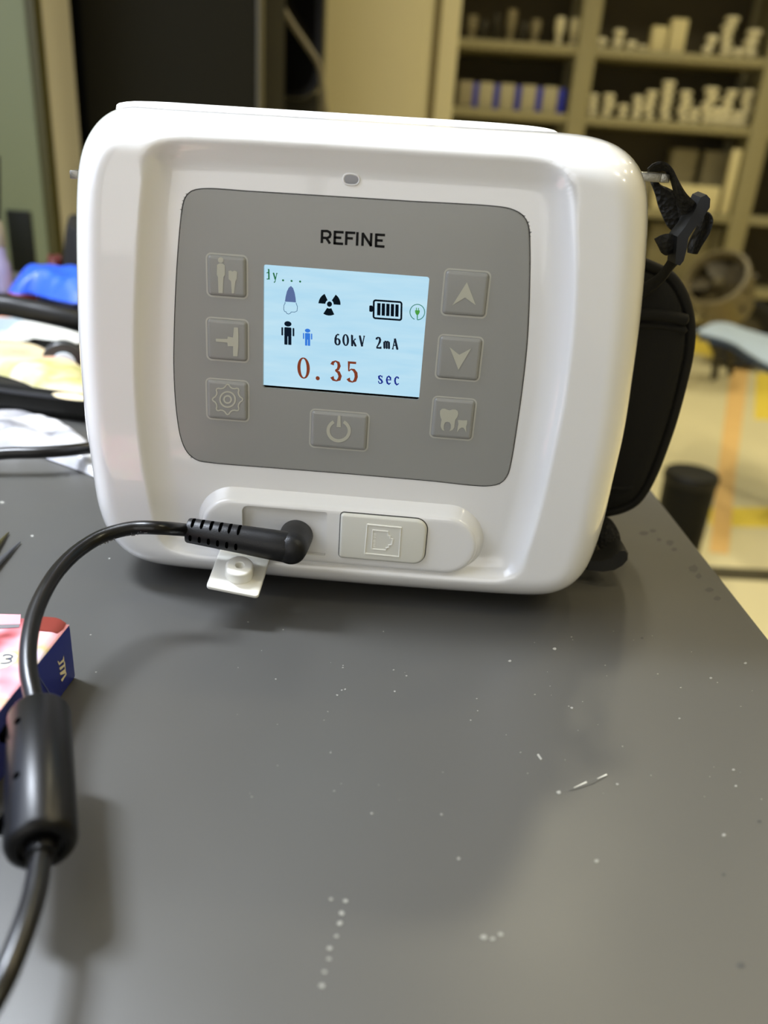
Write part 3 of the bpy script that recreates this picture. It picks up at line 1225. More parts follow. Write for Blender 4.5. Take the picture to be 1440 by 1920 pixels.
# lower webbing and its slider
G = Geo()
skin_strip(G, P3([(1122, 968, .044), (1142, 972, .042), (1154, 985, .040), (1162, 1003, .037), (1163, 1020, .033), (1158, 1036, .029)]),
           P3([(1108, 990, .042), (1114, 1008, .039), (1120, 1022, .036), (1128, 1034, .032), (1134, 1042, .029), (1138, 1048, .026)]), .0022, n=30, bulge=.0012)
G.build('webbing', M_WEB, hand)
G = Geo()
fr = [(1100, 1052, .025), (1128, 1052, .0245), (1146, 1047, .0245), (1158, 1036, .026), (1166, 1031, .027), (1174, 1032, .027), (1179, 1039, .026), (1178, 1050, .025), (1168, 1061, .0235), (1152, 1070, .0225), (1130, 1073, .0225), (1100, 1070, .0235)]
fp = P3(fr)
bk = [p + Vector((-.001, .0050, .0012)) for p in fp]
G.loops([bk, [b_.lerp(f_, .9) for b_, f_ in zip(bk, fp)], [f_ + (sum(fp, Vector()) / len(fp) - f_) * .05 for f_ in fp]])
G.build('slider_buckle', M_DKMETAL, hand, sharp=30)
# rubber feet under the body that carry it on the desk
zmin = min(p.y for p in OUT)
for fx in (-.045, .045):
    for fy in (.020, .068):
        G = Geo()
        G.lathe((fx, fy, TZ), [(.005, 0), (.006, .0005), (.006, .012), (.004, .013)], 20)
        G.build('foot', M_CAVE, unit)

# ================================================================== power cable
cable = empty('power_cable', atz(75, 1460, TZ), 'black power cord with angled plug and fat ferrite bead, plugged into the device', 'power cable')
HP = [(352, 994, None), (300, 990, .0285), (250, 990, .0285), (195, 1004, .0275), (150, 1030, .0265), (112, 1066, .0255), (84, 1108, .0245), (64, 1155, .023), (54, 1205, .0215), (53, 1255, .0198), (61, 1300, .0183), (72, 1345, .0172), (76, 1465, .0160), (77, 1585, .0150), (66, 1670, .0150),
      (38, 1760, .0150), (0, 1850, .0142), (-50, 1930, .0125), (-150, 2030, .008), (-330, 2100, .0022), (-620, 2120, .0022)]
h0 = at(352, 994, -.0125)
cpts = [h0] + [atz(u_, v_, TZ + h_) for u_, v_, h_ in HP[1:]]
CP = spline(cpts, 260)
CR = .00178
G = Geo()
G.tube(CP, CR, 18)
cordo = G.build('cord', M_CORD, cable)
# ferrite bead
b0, b1 = atz(74, 1338, TZ + .0172), atz(77, 1592, TZ + .0150)
bd = (b1 - b0)
bl = bd.length
G = Geo()
R_ = .0057
G.lathe(b0, [(.0026, -.0002), (R_ - .0012, 0), (R_ - .0004, .0003), (R_, .0012), (R_, bl - .0014), (R_ - .0005, bl - .0004), (R_ - .0014, bl), (.0036, bl), (.0034, bl - .0008), (.0026, bl - .001), (.0024, bl + .0014), (.0019, bl + .0016)], 40, bd)
bead = G.build('ferrite_bead', mat('satin_black_plastic', (8, 8, 10), .34, spec=.3), cable)
bn = bd.normalized()
side = bn.cross(Vector((0, 0, 1))).normalized()
upb = side.cross(bn)
G = Geo()
for tpos, ang in ((.2, 35), (.62, 35)):
    d_ = (side * -math.sin(math.radians(ang)) + upb * math.cos(math.radians(ang))) if (side.x > 0) else (side * math.sin(math.radians(ang)) + upb * math.cos(math.radians(ang)))
    G.lathe(b0 + bn * bl * tpos + d_ * (R_ - .0004), [(.0007, 0), (.0007, .00046), (.0002, .0005)], 12, d_)
G.build('snap_hole', M_CAVE, bead)
d_ = -side if side.x > 0 else side
G = Geo()
for tpos in (.14, .8):
    G.box(b0 + bn * bl * tpos + d_ * (R_ - .0002) + upb * .0008, (.0012, .004, .0022), .0003)
G.build('bead_latch', M_CAVE, bead)

# angled plug
pa = Vector((soc.x, YD - .0002, soc.z))                    # on the socket
pb = at(548, 1020, -.0130)                                 # elbow
pb = Vector((pa.x * .7 + pb.x * .3, -.0125, pa.z * .6 + pb.z * .4))
pl_ = h0
hd = (pl_ - pb)
hl = hd.length
hn = hd.normalized()
plug = None
G = Geo()
ax_ = (pb - pa).normalized()
dl = (pb - pa).length
G.lathe(pa, [(.0045, 0), (.0046, .0004), (.0045, dl * .5), (.0044, dl - .001), (.0042, dl + .0014), (.0034, dl + .0029), (.0020, dl + .0037), (.0004, dl + .0040)], 40, ax_)
plug = G.build('plug_body', M_BLACK, cable)
G = Geo()
ups = Vector((0, 0, 1))
bs = hn.cross(ups).normalized()
up2 = bs.cross(hn)
L = []
for s_, ra, rb in ((0, .0036, .0038), (.0015, .0040, .0042), (.006, .0040, .0041), (hl * .5, .0036, .0038), (hl * .985, .0032, .0034), (hl, .0030, .0032)):
    L.append([pb + hn * s_ + up2 * (rb * math.sin(a)) + bs * (ra * math.cos(a)) for a in [math.tau * k / 40 for k in range(40)]])
G.loops(L)
G.build('plug_handle', M_BLACK, cable)
G = Geo()
prof_s = [(0, .0036, .0038), (.0015, .0040, .0042), (.006, .0040, .0041), (hl * .5, .0036, .0038), (hl * .985, .0032, .0034), (hl, .0030, .0032)]
for k in range(6):
    sc_ = hl * (.945 - k * .088)
    for a0, a1, wv_ in ((40, 108, .00042), (-28, 6, .00040)) if bs.y < 0 else ((72, 140, .00042), (174, 208, .00040)):
        A_, B_ = [], []
        for a in np.linspace(a0, a1, 12):
            half = wv_ * math.sqrt(max(0.02, 1 - ((a - (a0 + a1) / 2) / ((a1 - a0) / 2)) ** 4))
            for lst, s_ in ((A_, sc_ - half), (B_, sc_ + half)):
                for (s0, ra0, rb0), (s1, ra1, rb1) in zip(prof_s[:-1], prof_s[1:]):
                    if s0 <= s_ <= s1:
                        t_ = (s_ - s0) / (s1 - s0)
                        ra_, rb_ = ra0 + (ra1 - ra0) * t_, rb0 + (rb1 - rb0) * t_
                lst.append(pb + hn * s_ + up2 * ((rb_ + .00006) * math.sin(math.radians(a))) + bs * ((ra_ + .00006) * math.cos(math.radians(a))))
        nn_ = len(A_)
        G.add(A_ + B_, [(i_, i_ + 1, nn_ + i_ + 1, nn_ + i_) for i_ in range(nn_ - 1)])
G.build('strain_relief_slots', M_CAVE, cable)


# print on the cord
def on_cord(u_, v_):
    d = ray(u_, v_)
    d = d / d.length
    best = None
    for i in range(0, len(CP) - 60):
        p = CP[i] - CAM
        t_ = p.dot(d)
        dist = (p - d * t_).length
        if best is None or dist < best[0]:
            best = (dist, t_)
    dist, t_ = best
    dist = min(dist, CR * .96)
    return CAM + d * (t_ - math.sqrt(CR * CR - dist * dist) - .00004)


G = Geo()
k4 = 1440 / 350


def cp(x, y):
    return on_cord(130 + x / k4, 700 + y / k4)


def ctext(segs, wd=7):
    for s_ in segs:
        P = []
        for a, b in zip(s_[:-1], s_[1:]):
            nseg = max(1, int(math.hypot(b[0] - a[0], b[1] - a[1]) / 12))
            P += [(a[0] + (b[0] - a[0]) * i / nseg, a[1] + (b[1] - a[1]) * i / nseg) for i in range(nseg)]
        P.append(s_[-1])
        stroke(G, P, wd, cp)


ctext([[(436, 1254), (466, 1250)], [(480, 1232), (482, 1252), (508, 1249)], [(528, 1248), (526, 1224), (554, 1222)], [(527, 1236), (548, 1234)], [(576, 1232), (606, 1230)]])
ctext([[(222, 1312), (240, 1324), (252, 1300)], [(260, 1298), (276, 1312), (284, 1296), (298, 1306), (304, 1286)], [(312, 1293), (334, 1286)], [(344, 1270), (350, 1290)]])
ctext([[(60, 1398), (76, 1392), (74, 1404), (84, 1408), (70, 1420)], [(94, 1386), (108, 1380), (114, 1396), (100, 1404), (94, 1386)], [(124, 1372), (140, 1382), (144, 1362)]])
ctext([[(-22, 1452), (-10, 1444), (0, 1456), (-12, 1466), (-22, 1452)], [(14, 1434), (8, 1444), (18, 1452), (28, 1446)]])
G.build('printed_rating', mat('grey_cord_print', (112, 112, 116), .5), cable, smooth=False, fix=False)
#__PART2__
# ================================================================== carton at the near left
pe_ = atz(139, 1272, TZ)
bt_h = at(130, 1171, pe_.y).z - TZ
tr = atz(130, 1170, TZ + bt_h)
tn = atz(0, 1330, TZ + bt_h)
tn = tr + (tn - tr) * 1.35
dirR = (tn - tr)
dirR.z = 0
wid = dirR.length
dR = dirR.normalized()
nE = Vector((dR.y, -dR.x, 0))
if nE.x < 0:
    nE = -nE
dB = atz(0, 1153, TZ + bt_h) - tr
dB.z = 0
dB.normalize()
tl = tr + dB * .075
box = empty('carton', (tr + tn) / 2 + dB * .03 - Vector((0, 0, bt_h + (tr.z - TZ - bt_h))), 'small dark blue carton with pink printed lid, lying beside the cord on the desk', 'carton')
M_BLUE = mat('deep_blue_card', (24, 38, 128), .38)
g_c = [tr, tn, tn + dB * .075, tl]
G = Geo()
L = []
for h_, d_ in ((.0002, .0004), (.0006, 0), (bt_h - .0012, 0), (bt_h - .0004, .0004)):
    c_ = (g_c[0] + g_c[2]) / 2
    L.append([Vector((p.x + (c_.x - p.x) * d_ * 8, p.y + (c_.y - p.y) * d_ * 8, TZ + h_)) for p in g_c])
G.loops(L)
bbody = G.build('carton_body', M_BLUE, box, sharp=20)


def lid_material():
    M = mat('pink_printed_lid', (226, 150, 160), .25)
    nt = M.node_tree
    b = nt.nodes['Principled BSDF']
    tc = nt.nodes.new('ShaderNodeTexCoord')
    n_ = nt.nodes.new('ShaderNodeTexNoise')
    n_.inputs['Scale'].default_value = 75
    n_.inputs['Detail'].default_value = 2
    r = nt.nodes.new('ShaderNodeValToRGB')
    r.color_ramp.elements[0].position = .30
    r.color_ramp.elements[0].color = (*lin((120, 40, 34)), 1)
    r.color_ramp.elements[1].position = .70
    r.color_ramp.elements[1].color = (*lin((214, 196, 226)), 1)
    for pos, c in ((.42, (226, 140, 150)), (.5, (236, 176, 180)), (.58, (206, 186, 130))):
        e = r.color_ramp.elements.new(pos)
        e.color = (*lin(c), 1)
    nt.links.new(tc.outputs['Object'], n_.inputs['Vector'])
    nt.links.new(n_.outputs['Fac'], r.inputs[0])
    nt.links.new(r.outputs[0], b.inputs['Base Color'])
    return M


G = Geo()
L = []
for h_, k_ in ((bt_h - .0006, .004), (bt_h - .0002, .0), (bt_h, .012)):
    c_ = (g_c[0] + g_c[2]) / 2
    L.append([Vector((p.x + (c_.x - p.x) * k_, p.y + (c_.y - p.y) * k_, TZ + h_)) for p in g_c])
G.loops(L)
lid = G.build('carton_lid', lid_material(), box, sharp=20)
zl = TZ + bt_h + .00008


def lidz(x, y):
    return atz(x / 9, 1130 + y / 9, zl)


G = Geo()
poly(G, [(-60, 1075), (-60, 870), (130, 835), (250, 850), (298, 900), (270, 985), (110, 1090), (0, 1110)], lidz)
G.build('number_patch', mat('cream_print', (240, 228, 196), .35), lid, smooth=False, fix=False)
G = Geo()
zl += .00005
stroke(G, [(45, 900), (90, 880), (160, 878), (212, 900), (200, 930), (130, 945), (88, 950)], 26, lidz)
stroke(G, [(110, 948), (180, 958), (196, 985), (150, 1010), (70, 1024), (5, 1020)], 26, lidz)
G.build('number_print', mat('navy_print', (56, 64, 92), .4), lid, smooth=False, fix=False)
G = Geo()
poly(G, [(640, 255), (740, 235), (930, 250), (1010, 275), (1120, 345), (1070, 440), (960, 520), (880, 490), (620, 470)], lidz)
G.build('dark_red_print', mat('dark_red_print', (118, 46, 38), .3), lid, smooth=False, fix=False)
G = Geo()
poly(G, [(-80, 190), (350, 200), (340, 360), (-80, 370)], lidz)
G.build('pink_band', mat('pink_print', (238, 158, 166), .3), lid, smooth=False, fix=False)
G = Geo()
poly(G, [(-80, 372), (330, 362), (322, 415), (-80, 440)], lidz)
G.build('grey_band', mat('grey_print', (120, 116, 120), .3), lid, smooth=False, fix=False)
# emblem on the blue end of the carton, on the plane of that end


def endp(x, y):
    d = ray(x / 9, 1130 + y / 9)
    t_ = (tr + nE * .00012 - CAM).dot(nE) / d.dot(nE)
    return CAM + d * t_


G = Geo()
poly(G, [(1076, 885), (1084, 985), (1000, 1056), (982, 1020), (972, 985), (994, 990), (1000, 1020), (1062, 958)], endp)
poly(G, [(1084, 985), (1098, 1010), (1102, 1065), (1018, 1140), (1000, 1100), (1080, 1040), (1078, 990)], endp)
poly(G, [(1102, 1065), (1108, 1140), (1112, 1190), (1022, 1222), (1008, 1185), (1094, 1120), (1090, 1070)], endp)
poly(G, [(1108, 1150), (1124, 1205), (1050, 1335), (1030, 1300), (1104, 1205)], endp)
G.build('emblem', mat('pale_gold_print', (226, 216, 180), .35), bbody, smooth=False, fix=False)
G = Geo()
fold = [endp(664, 1262), endp(800, 1470), endp(962, 1752)]
G.tube(fold, .00012, 6)
G.build('flap_edge', mat('pale_card_edge', (96, 106, 150), .5), bbody)

# ================================================================== things behind on the desk, left of the device
rnd = random.Random(4)


def lumpy(name, outline_px, z0, hmax, material, parent=None, seed=0, n=26, label=None, cat=None, wrinkle=.25, group=None, z_of=None, freq=55):
    """soft flattened thing lying on the plane z0: outline as seen, domed top with folds"""
    P = [atz(u_, v_, z0) for u_, v_ in outline_px]
    o2 = ccw(spline([Vector((p.x, p.y)) for p in P], 64, True))
    c = Vector((sum(p.x for p in o2) / 64, sum(p.y for p in o2) / 64))
    L = []
    rr = random.Random(seed)
    ph = [rr.uniform(0, 6.3) for _ in range(6)]
    for k in range(n + 1):
        s = 1 - k / n
        l = []
        for p in o2:
            q_ = c + (p - c) * s
            e = (1 - s)
            h_ = hmax * (1 - (1 - min(1, e * 2.2)) ** 2.0)
            wv = math.sin(q_.x * freq * 2 + ph[0] + 2 * math.sin(q_.y * freq + ph[1])) * .5 + math.sin(q_.y * freq * 3 + q_.x * freq * 1.7 + ph[2]) * .3 + math.sin((q_.x - q_.y) * freq * 5 + ph[3]) * .2
            h_ *= 1 + wrinkle * wv
            l.append(Vector((q_.x, q_.y, z0 + max(.0002, h_))))
        L.append(l)
    base = [Vector((p.x, p.y, z0 + .0001)) for p in [c + (q_ - c) * .985 for q_ in o2]]
    G = Geo()
    G.loops([base] + L)
    o = G.build(name, material, parent, sharp=70, origin=None if parent else (c.x, c.y, z0))
    if label:
        tag(o, label, cat, group)
    return o


def ramp_mat(name, scale, stops, rough=.4, stretch=(1, 1, 1)):
    M = mat(name, stops[0][1], rough)
    nt = M.node_tree
    b = nt.nodes['Principled BSDF']
    tc = nt.nodes.new('ShaderNodeTexCoord')
    mp = nt.nodes.new('ShaderNodeMapping')
    mp.inputs['Scale'].default_value = stretch
    n_ = nt.nodes.new('ShaderNodeTexNoise')
    n_.inputs['Scale'].default_value = scale
    n_.inputs['Detail'].default_value = 3
    r = nt.nodes.new('ShaderNodeValToRGB')
    r.color_ramp.elements[0].position = stops[0][0]
    r.color_ramp.elements[0].color = (*lin(stops[0][1]), 1)
    r.color_ramp.elements[1].position = stops[-1][0]
    r.color_ramp.elements[1].color = (*lin(stops[-1][1]), 1)
    for pos, c in stops[1:-1]:
        e = r.color_ramp.elements.new(pos)
        e.color = (*lin(c), 1)
    nt.links.new(tc.outputs['Object'], mp.inputs[0])
    nt.links.new(mp.outputs[0], n_.inputs['Vector'])
    nt.links.new(n_.outputs['Fac'], r.inputs[0])
    nt.links.new(r.outputs[0], b.inputs['Base Color'])
    return M


# white printed plastic pouch
pouch = lumpy('plastic_pouch', [(-60, 790), (0, 772), (50, 776), (110, 795), (165, 830), (205, 870), (190, 898), (150, 884), (90, 862), (40, 848), (-60, 842)], TZ + .0002, .005,
              ramp_mat('printed_white_film', 60, [(.34, (120, 120, 126)), (.46, (176, 176, 180)), (.66, (196, 195, 196))], .25), seed=3,
              label='white plastic pouch with faint print, flat on the desk under a black cable', cat='pouch', wrinkle=.5, freq=80)
# thin black cable over the pouch
pts_ = [atz(-120, 872, TZ + .0042), atz(0, 851, TZ + .0085), atz(80, 848, TZ + .0090), atz(160, 841, TZ + .0088), atz(260, 820, TZ + .007), atz(360, 790, TZ + .0032)]
G = Geo()
G.tube(spline(pts_, 50), .0023, 14)
tag(G.build('loose_cable', M_CORD, origin=pts_[2]), 'black cable crossing over the white plastic pouch behind the device', 'cable')
# black soft case
A_, B_ = atz(-20, 772, TZ), atz(170, 797, TZ)
hA = (at(-20, 700, A_.y).z - TZ)
hB = (at(170, 752, B_.y).z - TZ)
dv = Vector((-(B_ - A_).y, (B_ - A_).x, 0)).normalized()
A_ = A_ + (A_ - B_) * .6
B_ = B_ + (B_ - A_) * .1
case = empty('soft_case', (A_ + B_) / 2 + dv * .03, 'black soft zip case lying under the cream printed bag', 'case')
G = Geo()
L = []
for h_, d_ in ((.0002, .003), (.004, 0), (.010, 0), (.011, .0012), (.012, 0), (.4 * hA + .004, 0), (hA * .55 + .004, .001), (min(hA, hB) - .003, .001), (min(hA, hB), .005)):
    q_ = [A_ + dv * d_, B_ + dv * d_, B_ + dv * (.085 - d_), A_ + dv * (.085 - d_)]
    L.append([Vector((p.x, p.y, TZ + h_)) for p in q_])
G.loops(L)
G.build('case_body', M_NEO, case, sharp=20)
G = Geo()
G.tube([Vector((p.x, p.y, TZ + .011)) - dv * .0004 for p in (A_.lerp(B_, .02), A_.lerp(B_, .98))], .0010, 8)
G.build('zip', mat('zip_black', (14, 14, 15), .4), case)
HC = min(hA, hB)
lumpy('printed_bag', [(-90, 655), (0, 648), (60, 652), (110, 668), (150, 690), (185, 715), (175, 752), (150, 752), (115, 748), (80, 735), (40, 716), (0, 704), (-90, 680)], TZ + HC + .0003, .006,
      ramp_mat('cream_printed_bag', 22, [(.36, (196, 122, 112)), (.43, (198, 178, 142)), (.5, (202, 188, 152)), (.60, (158, 154, 96)), (.66, (206, 192, 160))], .45), seed=8,
      label='cream bag with pink and green print lying on the black soft case', cat='bag', wrinkle=.35, freq=60)
# pale tray behind with a roll of tape
ty = TZ
tray = empty('plastic_tray', atz(60, 655, TZ), 'pale grey plastic tray behind the cream bag', 'tray')
ta, tb = atz(-70, 668, TZ), atz(185, 682, TZ)
tc_, td_ = atz(-60, 622, TZ), atz(170, 632, TZ)
G = Geo()
q0 = [ta, tb, td_, tc_]
cenT = (ta + tb + tc_ + td_) / 4
G.loops([[Vector((p.x, p.y, TZ + .0002)) for p in q0], [Vector((p.x, p.y, TZ + .010)) for p in q0], [Vector((p.x, p.y, TZ + .010)).lerp(Vector((cenT.x, cenT.y, TZ + .010)), .06) for p in q0], [Vector((p.x, p.y, TZ + .002)).lerp(Vector((cenT.x, cenT.y, TZ + .002)), .07) for p in q0]])
G.build('tray_body', mat('pale_grey_tray', (176, 188, 194), .3), tray, sharp=20)
c_ = atz(121, 676, TZ + .012)
roll = empty('tape_roll', c_, 'small dark roll of tape with pale core, standing in the grey tray', 'tape')
c0 = Vector((c_.x, c_.y, TZ + .0125))
G = Geo()
G.lathe(c0, [(.0055, 0), (.0098, 0), (.0102, .0004), (.0102, .0076), (.0098, .008), (.0055, .008)], 28, (.35, -.94, 0))
G.build('tape_winding', mat('dark_tape', (40, 42, 44), .35), roll)
G = Geo()
G.lathe(c0 + Vector((.0004, -.0006, 0)), [(.0038, 0), (.0056, 0), (.0056, .009), (.0038, .009)], 28, (.35, -.94, 0))
G.build('tape_core', mat('pale_core', (198, 214, 222), .5), roll)
# crumpled tissue
yt = atz(110, 655, TZ).y + .02


def crumple(name, c, r, material, label, cat, seed, sc=(1, 1, 1)):
    rr = random.Random(seed)
    bm = bmesh.new()
    bmesh.ops.create_icosphere(bm, subdivisions=4, radius=1)
    dirs = [(Vector((rr.uniform(-1, 1), rr.uniform(-1, 1), rr.uniform(-.3, 1))).normalized(), rr.uniform(.55, 1.05)) for _ in range(16)]
    vs = []
    for v in bm.verts:
        d = v.co.normalized()
        k = min(h_ / max(.15, d.dot(q_)) if d.dot(q_) > .15 else 9 for q_, h_ in dirs)
        k = min(k, 1.25)
        p = d * k
        vs.append(Vector((c.x + p.x * r * sc[0], c.y + p.y * r * sc[1], max(c.z - r * sc[2] * .72, c.z + p.z * r * sc[2]))))
    bm.verts.index_update()
    f = [tuple(q_.index for q_ in p.verts) for p in bm.faces]
    bm.free()
    o = mesh(name, vs, f, material, origin=(c.x, c.y, c.z - r * sc[2] * .72), sharp=25)
    return tag(o, label, cat)


zt = at(105, 590, yt).z
tis = empty('tissue', Vector((at(105, 620, yt).x, yt, TZ)), 'crumpled white tissue peaking behind the cream bag', 'tissue')
tcx = at(108, 620, yt).x
G = Geo()
rr = random.Random(5)
N1, N2 = 36, 14
L = []
for k in range(N2 + 1):
    s = 1 - k / N2
    l = []
    for j in range(N1):
        a = math.tau * j / N1
        fold_ = 1 + .22 * math.sin(5 * a + 1.2) + .12 * math.sin(9 * a + 3 * s)
        rad = (.020 + .012 * s) * fold_ * (s ** .6 if k < N2 else 0)
        pk_ = .55 + .45 * (max(0, math.cos(a - .3)) ** 2 + .9 * max(0, math.cos(a - math.pi)) ** 3)
        hh = (zt - TZ) * (1 - s ** 1.6) * pk_ + .0005
        if k == N2:
            hh = (zt - TZ) * .55
            rad = .001
        l.append(Vector((tcx + rad * 1.15 * math.cos(a), yt + rad * .8 * math.sin(a), TZ + hh)))
    L.append(l)
G.loops(L)
G.build('tissue_sheet', mat('white_tissue', (196, 195, 188), .9), tis, sharp=25)
# thick black hose that sags behind the tissue
hp = [atz(-160, 560, TZ + .030), atz(-20, 572, TZ + .030), atz(60, 582, TZ + .028), atz(130, 598, TZ + .024), atz(200, 618, TZ + .018), atz(300, 640, TZ + .0075), atz(420, 660, TZ + .0063)]
hp[0].z = TZ + .0063
G = Geo()
G.tube(spline(hp, 60), .0060, 16)
tag(G.build('rubber_hose', mat('black_hose', (15, 15, 16), .4, spec=.35), origin=hp[2]), 'thick black hose arching above the desk behind the tissue', 'hose')
# orange cap, silver block, red and blue packets
c_ = atz(8, 618, TZ)
G = Geo()
G.lathe((c_.x, c_.y, TZ), [(.010, 0), (.0105, .001), (.0105, .010), (.0095, .0118), (.004, .012)], 28)
tag(G.build('bottle_cap', mat('orange_plastic', (206, 116, 46), .4), origin=(c_.x, c_.y, TZ)), 'orange round cap on the desk under the hose', 'cap')
lumpy('foil_packet', [(62, 574), (90, 560), (128, 562), (160, 576), (150, 590), (100, 590), (70, 586)], TZ + .0002, .007, mat('grey_foil', (176, 176, 184), .3, metal=.5, noise=(90, .2)), seed=12,
      label='crumpled grey foil packet in front of the blue bag', cat='packet', wrinkle=.5, freq=120)
lumpy('red_packet', [(14, 556), (30, 546), (62, 545), (92, 553), (86, 566), (50, 568), (22, 566)], TZ + .0002, .010, mat('dull_red_film', (156, 62, 48), .4, noise=(50, .12)), seed=13,
      label='dull red packet tucked under the edge of the blue bag', cat='packet', wrinkle=.3, freq=90)
blu = lumpy('blue_bag', [(16, 545), (40, 530), (90, 524), (140, 528), (200, 545), (205, 566), (150, 570), (100, 562), (60, 552), (30, 552)], TZ + .0130, .014, mat('bright_blue_film', (40, 92, 222), .35, noise=(30, .12)), seed=14,
            label='bright blue plastic bag resting on the red packet at the back of the desk', cat='bag', wrinkle=.25, freq=70)
G = Geo()
qa, qb = atz(82, 572, TZ), atz(196, 578, TZ)
G.box(((qa.x + qb.x) / 2, qa.y + .02, TZ + .0063), (abs(qb.x - qa.x), .036, .0126), .0015)
tag(G.build('dark_carton', mat('navy_card', (22, 40, 74), .5), origin=((qa.x + qb.x) / 2, qa.y + .02, TZ)), 'flat navy carton under the bright blue bag', 'carton')
# clear bottle with dark cap at the far left
c_ = atz(8, 548, TZ)
bot = empty('spray_bottle', (c_.x, c_.y, TZ), 'translucent violet bottle with tall dark nozzle, left of the blue bag', 'bottle')
s_ = .001
G = Geo()
G.lathe((c_.x, c_.y, TZ), [(.0062, 0), (.0072, .001), (.0072, .016), (.0064, .022), (.0048, .026), (.0044, .034)], 32)
G.build('bottle_body', mat('violet_clear_plastic', (176, 170, 206), .12, trans=.35), bot)
G = Geo()
G.lathe((c_.x, c_.y, TZ), [(.0046, .034), (.0052, .036), (.0052, .048), (.004, .052), (.003, .054)], 24)
G.build('bottle_collar', mat('taupe_plastic', (150, 140, 118), .4), bot)
G = Geo()
G.tube([Vector((c_.x + .0005, c_.y, TZ + .050)), Vector((c_.x + .004, c_.y, TZ + .074)), Vector((c_.x + .0075, c_.y, TZ + .098))], [.0028, .0024, .0018], 14)
G.build('nozzle', M_BLACK, bot)
# dark bag behind at the desk edge
lumpy('dark_bag', [(118, 532), (135, 520), (190, 522), (230, 540), (220, 556), (150, 556), (125, 548)], TZ + .0002, .052, mat('black_cloth', (14, 13, 11), .8), seed=21,
      label='small black cloth bag at the back edge of the desk', cat='bag', wrinkle=.1, freq=40)
lumpy('red_pouch', [(88, 530), (98, 522), (116, 522), (126, 530), (118, 538), (98, 538)], TZ + .0002, .022, mat('wine_red_film', (96, 30, 24), .5), seed=22,
      label='small wine red pouch beside the black cloth bag', cat='pouch', wrinkle=.2, freq=90)
# needle-like picks lying at the left edge of the desk
for k, (p0, p1, lab, rgb) in enumerate((((-60, 1090), (16, 998), 'olive dark pointed pick, farther of two at the desk side', (84, 80, 50)), ((-60, 1110), (38, 1016), 'thin grey pointed pick, nearer the carton', (88, 90, 96)))):
    a, b = atz(*p0, TZ + .0022), atz(*p1, TZ + .0006)
    G = Geo()
    G.tube([a, a.lerp(b, .5), b], [.0022 if k == 0 else .0016, .0014 if k == 0 else .0010, .0002], 12)
    tag(G.build('pointed_pick', mat('pick_%s' % ('olive' if k == 0 else 'steel'), rgb, .35, metal=.5), origin=a), lab, 'pick')

# worn specks and a scratch on the desk
G = Geo()
rs = random.Random(11)
ZD = TZ + .00012
specks = [(1040, 1216, 4), (956, 1239, 3), (1072, 1327, 3), (1119, 1614, 5), (1048, 1486, 5), (828, 1527, 3), (860, 1610, 3), (907, 1757, 6), (924, 1760, 5), (938, 1752, 5), (648, 1689, 5), (640, 1712, 5), (637, 1731, 5), (631, 1755, 4), (618, 1778, 5), (617, 1798, 4), (609, 1822, 5), (604, 1848, 6), (620, 1686, 4),
          (1276, 1289, 2), (1333, 1271, 2.5), (1274, 1347, 2), (1398, 1243, 3), (1375, 1443, 3), (1380, 1474, 3), (1357, 1566, 4), (1003, 1302, 2), (1157, 1470, 3), (697, 1525, 3), (740, 1296, 2), (647, 1292, 2), (632, 1303, 2), (738, 1256, 2), (762, 1267, 2),
          (160, 1018, 3), (205, 1047, 2), (170, 1190, 2), (180, 1260, 2), (4, 942, 4), (60, 1005, 3)]
for _ in range(60):
    specks.append((rs.uniform(430, 1430), rs.uniform(1160, 1500), rs.uniform(.8, 1.8)))
for u_, v_, r_ in specks:
    n_ = rs.randint(5, 7)
    ph = rs.uniform(0, 6)
    poly(G, [(u_ + r_ * rs.uniform(.7, 1.3) * math.cos(ph + math.tau * k / n_), v_ + r_ * .7 * rs.uniform(.7, 1.3) * math.sin(ph + math.tau * k / n_)) for k in range(n_)], lambda a, b: atz(a, b, ZD))
for a, b in (((1008, 1414), (1015, 1424)),):
    stroke(G, [a, b], 4, lambda x, y: atz(x, y, ZD))
tag(G.build('dust_specks', mat('pale_dust', (140, 139, 131), .9), smooth=False, fix=False, origin=(.1, -.02, TZ)), 'pale dust specks scattered over the bare grey desk', 'dust', kind='stuff')
G = Geo()
stroke(G, [(1068, 1482), (1090, 1474), (1112, 1466), (1136, 1454)], [2, 5, 6, 3], lambda x, y: atz(x, y, TZ + .0001))
G.build('scratch', mat('dark_scratch', (74, 73, 68), .6), desk, smooth=False, fix=False)
G = Geo()
for (a, b) in (((1076, 1477), (1100, 1466)), ((1120, 1460), (1138, 1452))):
    stroke(G, [a, b], [1, 3.2], lambda x, y: atz(x, y, TZ + .00016))
G.build('scratch_burr', mat('pale_burr', (186, 184, 172), .6), desk, smooth=False, fix=False)

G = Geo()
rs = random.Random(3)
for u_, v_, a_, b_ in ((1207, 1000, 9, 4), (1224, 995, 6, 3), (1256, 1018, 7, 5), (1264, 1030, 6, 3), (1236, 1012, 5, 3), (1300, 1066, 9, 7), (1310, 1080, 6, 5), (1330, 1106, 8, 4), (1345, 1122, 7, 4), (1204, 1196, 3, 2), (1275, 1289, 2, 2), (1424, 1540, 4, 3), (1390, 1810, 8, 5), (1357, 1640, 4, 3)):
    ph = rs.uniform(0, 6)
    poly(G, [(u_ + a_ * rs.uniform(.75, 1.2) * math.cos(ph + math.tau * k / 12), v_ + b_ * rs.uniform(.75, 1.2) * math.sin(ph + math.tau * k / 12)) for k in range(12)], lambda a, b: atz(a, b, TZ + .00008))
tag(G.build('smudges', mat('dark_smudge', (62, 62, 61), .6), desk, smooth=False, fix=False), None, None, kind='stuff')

# ================================================================== furniture behind, left
def xcol(u_, v_, Y):
    return at(u_, v_, Y).x


